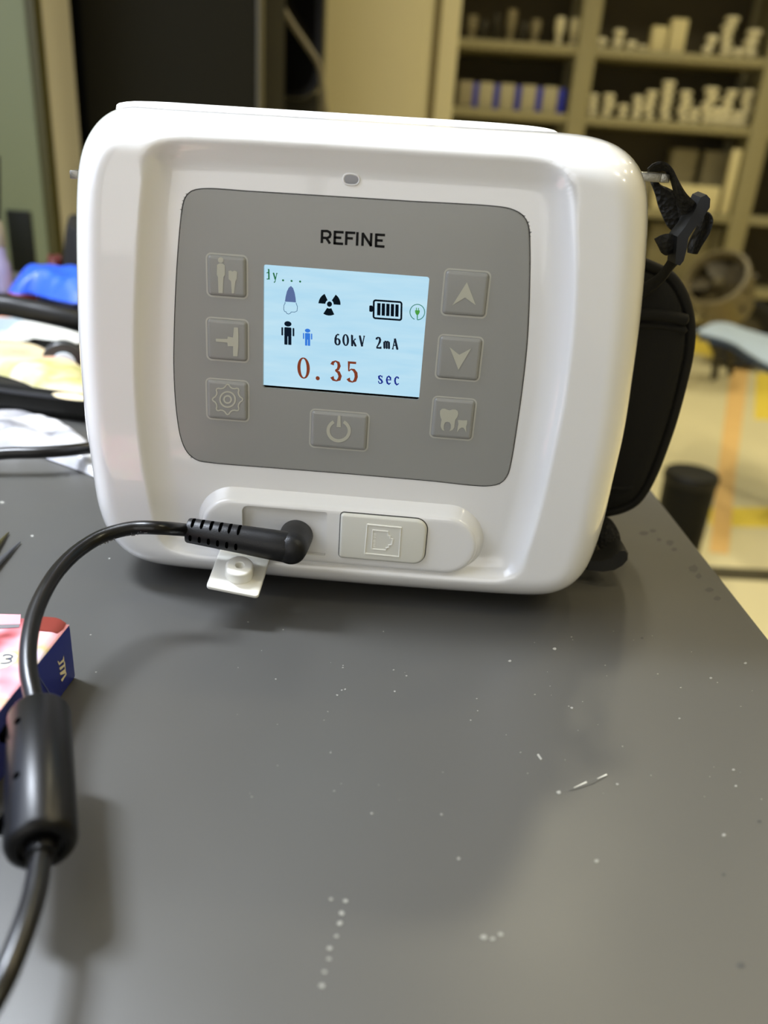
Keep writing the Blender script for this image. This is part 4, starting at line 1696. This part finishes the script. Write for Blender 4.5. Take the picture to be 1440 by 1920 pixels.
Y1 = .95
x1 = xcol(70, 250, Y1)
DG = next(d for d in np.arange(.02, 1.5, .005) if xcol(136, 250, Y1 + d) < x1)
gc = empty('green_cabinet', (x1 - .15, Y1 + .12, 0), 'tall grey-green cabinet standing behind the desk beyond the bottle', 'cabinet')
M_GREEN = mat('grey_green_lacquer', (120, 127, 94), .5, noise=(4, .05))
G = Geo()
G.box((x1 - .15, Y1 + DG / 2, 1.0), (.30, DG, 2.0), .004)
G.build('cabinet_body', M_GREEN, gc)
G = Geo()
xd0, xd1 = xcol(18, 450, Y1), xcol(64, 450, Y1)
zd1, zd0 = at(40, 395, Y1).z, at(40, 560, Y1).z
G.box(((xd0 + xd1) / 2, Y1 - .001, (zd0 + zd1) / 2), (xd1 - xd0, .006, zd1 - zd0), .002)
G.build('dark_front_patch', mat('dark_green_patch', (20, 22, 12), .5, spec=.2), gc)  # darker rectangle low on the cabinet front
G = Geo()
G.box((x1 + .006, Y1 + .010, 1.0), (.012, .022, 2.0), .001)
G.build('edge_strip', mat('olive_edge', (70, 66, 26), .5), gc)
G = Geo()
G.box((x1 + .005, Y1 + .022 + (DG - .022) / 2, 1.0), (.010, DG - .022, 2.0))
G.build('side_panel', mat('beige_side_panel', (198, 194, 176), .6), gc, smooth=False)
Y3 = Y1 + DG + .03
xc, xe, xf = xcol(138, 250, Y3), xcol(162, 200, Y3), xcol(480, 100, Y3)
dc = empty('dark_cabinet', ((xe + xf) / 2, Y3 + .2, 0), 'tall dark olive cabinet with black side gap, behind the device', 'cabinet')
G = Geo()
G.box(((xe + xf) / 2, Y3 + .12, 1.05), (xf - xe, .24, 2.1), .003)
G.build('cabinet_body', mat('dark_olive_lacquer', (30, 28, 18), .8, spec=.15), dc)
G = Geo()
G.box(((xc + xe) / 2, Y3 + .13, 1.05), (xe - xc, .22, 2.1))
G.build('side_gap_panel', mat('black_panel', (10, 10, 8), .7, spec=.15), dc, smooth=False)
xg = xcol(488, 100, Y3)
G = Geo()
G.box(((xf + xg) / 2, Y3 + .015, 1.05), (xg - xf, .03, 2.1), .002)
G.build('edge_strip', mat('olive_edge_strip', (84, 80, 62), .5), dc)
# black wall screen and dark partition behind it
Y4 = Y3 + .50
xs0, xs1 = xcol(489, 80, Y4), xcol(597, 80, Y4)
zb = at(540, 186, Y4).z
scr = empty('wall_screen', ((xs0 + xs1) / 2, Y4 + .03, zb), 'black rounded screen hanging in the gap beside the dark cabinet', 'screen')
G = Geo()
pad(G, rrect((xs0 + xs1) / 2, zb + .30, xs1 - xs0 + .02, .60, .05, 8), [(.004, Y4 + .04), (0, Y4 + .036), (0, Y4 + .004), (.004, Y4)])
G.build('screen_housing', mat('black_gloss_screen', (12, 12, 11), .25), scr)
G = Geo()
pad(G, rrect((xs0 + xs1) / 2, zb + .30, xs1 - xs0 - .01, .57, .04, 8), [(0, Y4 + .001), (.001, Y4 - .001)])
G.build('screen_glass', mat('black_glass', (8, 8, 9), .12), scr)
G = Geo()
pxa, pxb = xcol(470, 100, Y4 + .06), xcol(600, 100, Y4 + .06)
G.box(((pxa + pxb) / 2, Y4 + .07, RH / 2), (pxb - pxa, .04, RH))
structure(G.build('wall_partition', mat('dark_partition', (40, 38, 26), .7), smooth=False))
YCb = Y3 + .42
cpx = [(500, -60), (522, 0), (548, 45), (575, 85), (598, 122), (604, 160), (608, 200), (618, 260), (622, 330)]
G = Geo()
G.tube(spline([at(u_, v_, YCb) for u_, v_ in cpx], 50), .0055, 10)
tag(G.build('hanging_cable', mat('grey_cable', (116, 108, 84), .5), origin=at(548, 45, YCb)), 'grey cable hanging slantwise in front of the black wall screen', 'cable')
# beige cabinet
Y5 = max(2.3, Y3 + .8)
xb0, xb1, xb2 = xcol(607, 60, Y5), xcol(812, 100, Y5), xcol(858, 100, Y5)
bc = empty('beige_cabinet', ((xb0 + xb2) / 2, Y5 + .25, 0), 'tall plain beige cabinet between the black screen and the storage shelves', 'cabinet')
M_BEIGE = mat('beige_laminate', (205, 195, 154), .45, noise=(3, .03))
G = Geo()
G.box(((xb0 + xb2) / 2, Y5 + .27, 1.1), (xb2 - xb0, .5, 2.2), .003)
G.build('cabinet_body', M_BEIGE, bc)
G = Geo()
G.box(((xb0 + xb1) / 2 - .004, Y5 + .011, 1.1), (xb1 - xb0 - .012, .022, 2.16), .003)
G.build('door', M_BEIGE, bc)
G = Geo()
G.box((xb1 + .006, Y5 + .016, 1.1), (.018, .006, 2.16))
G.build('door_gap', mat('shadow_gap_brown', (110, 98, 60), .7), bc, smooth=False)

# ================================================================== storage shelves
Y6 = 4.6
SD = .42
M_SHELF = mat('taupe_painted_steel', (150, 142, 106), .5)
M_BACKP = mat('dark_back_panel', (70, 62, 40), .7)
sh = empty('storage_shelves', (xcol(1250, 300, Y6), Y6 + SD / 2, 0), 'grey-tan steel storage shelves full of white pots and boxes along the back', 'shelves')
ups = [xcol(862, 100, Y6) - .25, xcol(1095, 130, Y6), xcol(1407, 330, Y6)]
ups.append(ups[2] + (ups[2] - ups[1]))
zs_row = {'A': at(1255, 96, Y6).z, 'B': at(1245, 226, Y6).z, 'C': at(1300, 398, Y6).z}
zs_list = [.12, at(1300, 398, Y6).z - (zs_row['B'] - zs_row['C']) + .05, zs_row['C'], zs_row['B'], zs_row['A'], zs_row['A'] + .46, zs_row['A'] + .92]
UW = .10
for x in ups:
    G = Geo()
    for yy in (Y6 + .02, Y6 + SD - .02):
        G.box((x, yy, 1.2), (UW, .04, 2.4), .003)
    G.box((x, Y6 + SD / 2, 1.2), (.03, SD - .04, 2.4))
    G.build('upright', M_SHELF, sh)
for xa, xb in zip(ups[:-1], ups[1:]):
    for z_ in zs_list:
        G = Geo()
        G.box(((xa + xb) / 2, Y6 + SD / 2, z_ - .022), (xb - xa - UW, SD - .02, .044), .003)
        G.build('shelf_board', M_SHELF, sh)
G = Geo()
G.box(((ups[0] + ups[-1]) / 2, Y6 + SD - .005, 1.2), (ups[-1] - ups[0], .01, 2.4))
G.build('back_panel', M_BACKP, sh, smooth=False)
M_POT = mat('ivory_pot', (232, 224, 190), .5)
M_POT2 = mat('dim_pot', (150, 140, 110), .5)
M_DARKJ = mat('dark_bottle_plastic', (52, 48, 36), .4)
M_CARD = mat('grey_carton', (150, 142, 112), .6)
M_CARDL = mat('ivory_carton', (216, 204, 156), .6)
M_BLUEF = mat('blue_file', (38, 52, 190), .5)


def pot(x, y, z, r, h, material, label, cat, group, name='round_pot'):
    G = Geo()
    G.lathe((x, y, z), [(r * .62, 0), (r * .68, h * .04), (r * .68, h * .40), (r, h * .48), (r, h * .88), (r * .9, h * .97)], 20)
    return tag(G.build(name, material, origin=(x, y, z)), label, cat, group)


def onshelf(row, u_, w_px, hpx, material, label, cat, group, kind='pot', dy=.06, count=1, name=None, base=None):
    """one thing, or a stack, standing on a shelf row at photograph column u_"""
    z0 = zs_row[row] if base is None else base
    vb = {'A': 60 + .072 * (u_ - 860) + 8, 'B': 198 + .072 * (u_ - 860), 'C': 365 + .072 * (u_ - 860)}[row]
    Yc = Y6 + dy
    p = at(u_, vb, Yc)
    sc = (p - CAM).dot(FWD) / FPX
    wd, ht = w_px * sc, hpx * sc / count
    for k in range(count):
        z_ = z0 + k * ht + .0005
        jx = rnd.uniform(-.12, .12) * wd if count > 1 else 0
        if kind == 'pot':
            pot(p.x + jx, Yc + wd / 2, z_, wd / 2 * (rnd.uniform(.78, 1.0) if count > 1 else 1), ht * .98, material, label, cat, group, name or 'round_pot')
        else:
            G = Geo()
            G.box((p.x, Yc + min(.13, wd * .78) / 2, z_ + ht / 2), (wd, min(.13, wd * .78), ht * .985), .003)
            tag(G.build(name or 'carton_box', material, origin=(p.x, Yc + min(.13, wd * .78) / 2, z_)), label, cat, group)


gA, gB = 'white pots on the top visible shelf', 'white pots stacked along the second shelf'
lA, lB = 'small ivory pot on the upper shelf right of the middle upright', 'small ivory pot stacked in the crowded row on the second shelf'
for u_, w_, h_, c_ in ((1127, 24, 18, 1), (1160, 26, 34, 2), (1184, 22, 16, 1), (1206, 20, 10, 1), (1330, 22, 34, 2), (1361, 27, 66, 5), (1386, 26, 16, 1), (1408, 30, 48, 3)):
    onshelf('A', u_, w_, h_, M_POT, lA, 'pot', gA, count=c_)
onshelf('A', 1232, 28, 42, M_CARDL, 'ivory carton on the upper shelf, shorter of the upright pair', 'carton', None, 'box')
onshelf('A', 1266, 30, 56, M_CARDL, 'ivory carton on the upper shelf, taller of the upright pair', 'carton', None, 'box')
for u_, lab in ((1047, 'pale cylinder bottle on the upper shelf, left of the pair beside the middle upright'), (1075, 'pale cylinder bottle on the upper shelf, nearest the middle upright')):
    onshelf('A', u_, 18, 48, M_POT, lab, 'bottle', None)
for u_, h_ in ((884, 44), (906, 36), (928, 48), (956, 58), (980, 38), (1002, 44)):
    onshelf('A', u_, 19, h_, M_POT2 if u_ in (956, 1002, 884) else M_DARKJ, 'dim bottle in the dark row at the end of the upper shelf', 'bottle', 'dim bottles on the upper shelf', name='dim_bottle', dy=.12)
for u_, w_, h_, c_ in ((1109, 22, 38, 3), (1138, 26, 40, 3), (1166, 20, 24, 2), (1194, 22, 40, 3), (1217, 24, 50, 4), (1246, 26, 68, 5), (1281, 26, 54, 4), (1304, 24, 26, 2), (1326, 28, 62, 5), (1346, 24, 30, 2), (1362, 26, 60, 5), (1380, 24, 26, 2), (1396, 25, 62, 5)):
    onshelf('B', u_, w_, h_, M_POT, lB, 'pot', gB, count=c_)
for u_ in (871, 909, 948, 988, 1028):
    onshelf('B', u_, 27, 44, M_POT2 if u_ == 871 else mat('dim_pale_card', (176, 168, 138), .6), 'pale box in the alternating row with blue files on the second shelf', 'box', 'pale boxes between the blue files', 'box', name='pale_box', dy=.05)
for u_ in (890, 930, 970, 1009, 1050):
    onshelf('B', u_, 13, 42, M_BLUEF, 'narrow blue file between the pale boxes on the second shelf', 'file', 'blue files on the second shelf', 'box', name='blue_file', dy=.07)
onshelf('C', 1204, 16, 48, M_CARD, 'narrow grey box on the third shelf beside the strap', 'box', None, 'box', dy=.2)
onshelf('C', 1302, 80, 46, M_CARDL, 'long low ivory carton in front on the third shelf', 'carton', None, 'boxthin', dy=.02)
zc_ = zs_row['C']
onshelf('C', 1265, 46, 104, M_CARD, 'grey upright box on the third shelf, narrower of the two behind the low carton', 'box', None, 'box', dy=.20)
onshelf('C', 1328, 54, 104, M_CARD, 'grey upright box on the third shelf, wider of the two behind the low carton', 'box', None, 'box', dy=.20)
onshelf('C', 1238, 36, 46, M_CARDL, 'small ivory carton on the third shelf behind the strap webbing', 'carton', None, 'box', dy=.04)
onshelf('C', 1358, 17, 112, M_CARDL, 'tall slim ivory carton on the third shelf against the upright', 'carton', None, 'box', dy=.03)
onshelf('C', 1462, 22, 112, M_CARDL, 'tall ivory carton just beyond the second upright on the third shelf', 'carton', None, 'box', dy=.05)
# grey panels under the third shelf
zq = zs_list[1]
bh_ = zs_row['C'] - .044 - zq - .03
for k, (u0, u1, lab) in enumerate(((1215, 1262, 'taupe storage box under the third shelf, nearest the strap buckle'), (1268, 1330, 'taupe storage box under the third shelf, wider one'), (1334, 1352, 'taupe storage box under the third shelf, against the upright'))):
    a, b = at(u0, 470, Y6 + .1), at(u1, 470, Y6 + .1)
    G = Geo()
    G.box(((a.x + b.x) / 2, Y6 + .22, zq + bh_ / 2 + .0005), (b.x - a.x, .22, bh_), .004)
    tag(G.build('storage_box', mat('taupe_box', (128, 120, 86), .6), origin=((a.x + b.x) / 2, Y6 + .22, zq)), lab, 'box')

# ================================================================== floor things on the right
M_YT = mat('yellow_floor_tape', (238, 212, 86), .45, noise=(9, .06))
M_OT = mat('orange_floor_tape', (230, 190, 124), .5, noise=(9, .08))


def tape(name, pxs, material, label):
    dz = .0009 if material is M_OT else 0
    G = Geo()
    P = [atz(u_, v_, 0) for u_, v_ in pxs]
    G.loops([[Vector((p.x, p.y, 0.0002 + dz)) for p in P], [Vector((p.x, p.y, .0010 + dz)) for p in P]])
    c = sum(P, Vector()) / len(P)
    return tag(G.build(name, material, smooth=False, origin=(c.x, c.y, 0)), label, 'floor tape')


tape('floor_tape', [(1220, 642), (1220, 614), (1320, 626), (1440, 648), (1440, 690), (1320, 667)], M_YT, 'yellow tape line on the floor seen past the pale blue bench')
tape('floor_tape', [(1330, 952), (1460, 952), (1480, 990), (1330, 986)], M_YT, 'yellow tape line on the floor behind the black bin')
tape('floor_tape', [(1374, 660), (1408, 664), (1380, 880), (1366, 1040), (1330, 1036), (1346, 880)], M_OT, 'orange tape line on the floor running away from the black bin')
tape('floor_tape', [(1418, 700), (1470, 700), (1470, 790), (1414, 786)], M_YT, 'short broad yellow tape patch on the floor beside the orange line')
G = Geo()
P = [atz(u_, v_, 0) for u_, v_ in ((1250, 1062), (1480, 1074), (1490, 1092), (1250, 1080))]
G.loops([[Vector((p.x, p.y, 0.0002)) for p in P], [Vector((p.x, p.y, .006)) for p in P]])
structure(G.build('floor_band_1', mat('dark_floor_strip', (66, 60, 40), .6), smooth=False))  # low dark strip across the floor past the desk edge
# black bin
pb_ = atz(1322, 1074, 0)
sc = (pb_ - CAM).dot(FWD) / FPX
topz = at(1312, 905, pb_.y).z
rb = 52 * ((at(1312, 905, pb_.y) - CAM).dot(FWD)) / FPX
xbn = at(1313, 905, pb_.y).x
binn = empty('waste_bin', (xbn, pb_.y + rb, 0), 'black cylindrical bin with flat lid standing on the floor past the desk edge', 'bin')
G = Geo()
G.lathe((xbn, pb_.y + rb, 0), [(rb * .86, 0), (rb * .9, .004), (rb * .96, topz - .02)], 40)
G.build('bin_body', mat('black_bin_plastic', (9, 9, 6), .6, spec=.2), binn)
G = Geo()
G.lathe((xbn, pb_.y + rb, 0), [(rb * .97, topz - .022), (rb, topz - .018), (rb, topz - .004), (rb * .94, topz + .002), (rb * .5, topz + .004), (rb * .1, topz + .004)], 40)
G.build('bin_lid', mat('black_bin_lid', (15, 14, 10), .5, spec=.3), binn)
# pale blue padded bench
ZB_ = .44
mp_ = [(1308, 620), (1320, 611), (1333, 605), (1349, 603), (1371, 606), (1393, 614), (1440, 628), (1620, 668), (1620, 744), (1440, 680), (1410, 663), (1394, 653), (1380, 643), (1360, 634), (1335, 627)]
P = [atz(u_, v_, ZB_) for u_, v_ in mp_]
o2 = ccw(spline([Vector((p.x, p.y)) for p in P], 80, True))
bcx, bcy = sum(p.x for p in o2) / 80, sum(p.y for p in o2) / 80
mt = empty('padded_bench', (bcx, bcy, 0), 'pale blue padded bench with navy underside above the yellow floor tape', 'bench')
for nm, z0, z1, mm in (('bench_base', ZB_ - .026, ZB_ - .009, mat('navy_vinyl', (66, 86, 112), .5)), ('bench_cushion', ZB_ - .009, ZB_, mat('pale_blue_vinyl', (172, 190, 214), .45))):
    G = Geo()
    G.loops([[Vector((p.x, p.y, z_)) for p in (inset(o2, d_) if d_ else o2)] for z_, d_ in ((z0, .006), (z0 + .003, .002 if nm == 'bench_cushion' else .012), (z1 - .003, .002 if nm == 'bench_cushion' else .012), (z1, .006))])
    G.build(nm, mm, mt)
for fx, fy in ((.82, .35), (.82, .7), (.95, .35), (.95, .6)):
    xs_ = sorted(p.x for p in o2)
    ys_ = sorted(p.y for p in o2)
    G = Geo()
    lx_ = xs_[0] + (xs_[-1] - xs_[0]) * fx
    yy_ = [p.y for p in o2 if abs(p.x - lx_) < .06]
    ly_ = min(yy_) + (max(yy_) - min(yy_)) * fy
    G.tube([Vector((lx_, ly_, .0005)), Vector((lx_, ly_, ZB_ - .0255))], .016, 12)
    G.build('leg', M_LEG, mt)
# big drum fan tipped against the shelves
Yd = 3.4
cd = at(1343, 522, Yd)
axd = (Vector((-.55, -.58, .60))).normalized()
scd = (cd - CAM).dot(FWD) / FPX
Rd = 60 * scd
fan = empty('drum_fan', (cd.x, cd.y, 0), 'tan round drum fan tipped back on the floor beyond the pale blue bench', 'fan')
G = Geo()
G.lathe(cd, [(Rd * .05, -.155), (Rd * .80, -.15), (Rd * .84, -.01), (Rd * .90, .015), (Rd, .012), (Rd * 1.03, -.008), (Rd * 1.0, -.03), (Rd * .97, -.12), (Rd * .8, -.22), (Rd * .3, -.26)], 48, axd)
G.build('fan_drum', mat('tan_enamel', (104, 95, 70), .45), fan)
G = Geo()
G.lathe(cd, [(Rd * .05, -.149), (Rd * .795, -.148), (Rd * .83, -.02), (Rd * .825, -.02), (Rd * .78, -.140), (Rd * .05, -.142)], 40, axd)
G.build('fan_interior', mat('dark_brown_interior', (52, 44, 22), .7), fan)
G = Geo()
a_ = axd.orthogonal().normalized()
b_ = axd.cross(a_)
G.lathe(cd - axd * .09, [(Rd * .2, 0), (Rd * .22, .01), (Rd * .2, .06), (Rd * .1, .075)], 24, axd)
G.build('fan_hub', mat('tan_hub', (84, 76, 52), .5), fan)
for k in range(5):
    ang = math.tau * k / 5
    d_ = a_ * math.cos(ang) + b_ * math.sin(ang)
    e_ = axd.cross(d_)
    G = Geo()
    L = []
    for s_, wd_ in ((.18, .05), (.5, .09), (.8, .11)):
        c_ = cd - axd * .06 + d_ * Rd * s_
        L.append([c_ + (e_ * x_ + axd * x_ * .45) * wd_ + axd * y_ for x_, y_ in ((-1, .003), (1, .003), (1, -.003), (-1, -.003))])
    G.loops(L)
    G.build('fan_blade', mat('dark_fan_blade', (60, 52, 32), .5), fan)
for sx, sy in ((.14, .02), (.26, .16)):
    G = Geo()
    G.tube([Vector((cd.x + .05 + sx * .2, cd.y + .12, cd.z - Rd * .55)), Vector((cd.x + sx, cd.y + .12 + sy, .012))], .016, 10)
    G.build('fan_leg', mat('dark_fan_leg', (40, 36, 24), .5), fan)
# black wheel tub behind the fan
Yw = 3.9
cw = at(1410, 560, Yw)
Rw = 64 * ((cw - CAM).dot(FWD)) / FPX
wh = empty('black_tyre', (cw.x, cw.y, 0), 'black tyre standing on the floor behind the tan drum fan', 'tyre')
wax = Vector((-.35, -.9, .1)).normalized()
Rw = min(Rw, cw.z - .0)
cw.z = Rw + .002
G = Geo()
R2 = Rw
G.lathe(cw, [(R2 * .55, -.07), (R2 * .9, -.09), (R2 * .98, -.05), (R2, 0), (R2 * .98, .05), (R2 * .9, .09), (R2 * .55, .07), (R2 * .5, 0)], 48, Vector((wax.x, wax.y, 0)).normalized())
G.build('tyre_tread', mat('black_rubber', (16, 14, 8), .7), wh)
G = Geo()
G.lathe(cw, [(R2 * .1, -.04), (R2 * .52, -.03), (R2 * .52, .03), (R2 * .1, .04)], 32, Vector((wax.x, wax.y, 0)).normalized())
G.build('wheel_rim', mat('grey_rim', (90, 84, 64), .5), wh)

# ================================================================== ceiling lamps
M_LENS = emis('warm_lamp_lens', (255, 232, 180), LENS_E)
M_TRIM = mat('white_lamp_trim', (230, 228, 220), .5)
spots = [(.6, .75), (1.25, .75), (1.95, .75), (.5, 1.65), (1.7, 1.75), (2.6, 1.9), (1.2, 3.3), (2.4, 3.4), (.2, 2.9), (1.5, -.35), (2.3, -.35)]
for i, (x, y) in enumerate(spots):
    dl_ = empty('downlight', (x, y, RH), 'round warm ceiling downlight set into the white ceiling', 'ceiling light', 'ceiling downlights over the room')
    G = Geo()
    G.lathe((x, y, RH), [(.065, -.0005), (.065, -.012), (.050, -.016), (.043, -.010)], 32)
    G.build('lamp_trim', M_TRIM, dl_)
    G = Geo()
    G.lathe((x, y, RH), [(.042, -.010), (.042, -.013), (.005, -.0145)], 32)
    G.build('lamp_lens', M_LENS, dl_)
    d = bpy.data.lights.new('downlight_beam', 'SPOT')
    d_en = (SPOT_NEAR,) * 3 + (SPOT_MID,) * 3 + (SPOT_FAR,) * 3 + (SPOT_SIDE,) * 2
    d.energy = d_en[i]
    d.color = (1.0, .85, .52) if i < 3 else WARM
    d.spot_size = math.radians(130)
    d.spot_blend = .6
    d.shadow_soft_size = .08
    o = bpy.data.objects.new('downlight_beam', d)
    C.objects.link(o)
    o.location = (x, y, RH - .03)
# linear tube over the desk
tl_ = empty('tube_lamp', (-.42, .42, RH), 'long white tube lamp hanging over the desk', 'ceiling light')
TUBE_Z = 2.33
dirT = (Vector((-.1, .1, .75)) - Vector((-.42, .42, 2.30))).normalized()
G = Geo()
G.box((-.42, .42, TUBE_Z + .03), (.09, 1.24, .05), .006)
G.build('lamp_housing', M_TRIM, tl_)
for yy in (-.02, .86):
    G = Geo()
    G.tube([Vector((-.42, yy, TUBE_Z + .05)), Vector((-.42, yy, RH))], .004, 8)
    G.build('suspension_rod', M_METAL, tl_)

# bench lamp added out of view to brighten the left of the desk
bl_ = empty('added_bench_lamp', (-.86, -.04, TZ), 'added white bench lamp with a slim lit bar on a jointed arm, out of view over the desk', 'lamp')
G = Geo()
G.lathe((-.86, -.04, TZ), [(.07, 0), (.072, .004), (.072, .018), (.066, .024), (.015, .026)], 36)
G.build('base', M_TRIM, bl_)
G = Geo()
G.tube([Vector((-.86, -.04, TZ + .02)), Vector((-.80, .0, 1.15)), Vector((-.58, .02, 1.36)), Vector((-.275, .035, 1.195))], .009, 14)
G.build('arm', M_METAL, bl_)
G = Geo()
hd_ = (Vector((-.20, .02, .75)) - Vector(LAMP_P)).normalized()
hc_ = Vector(LAMP_P) - hd_ * .016
G.box(hc_, (.08, .19, .024), .006)
G.build('lamp_head', M_TRIM, bl_)
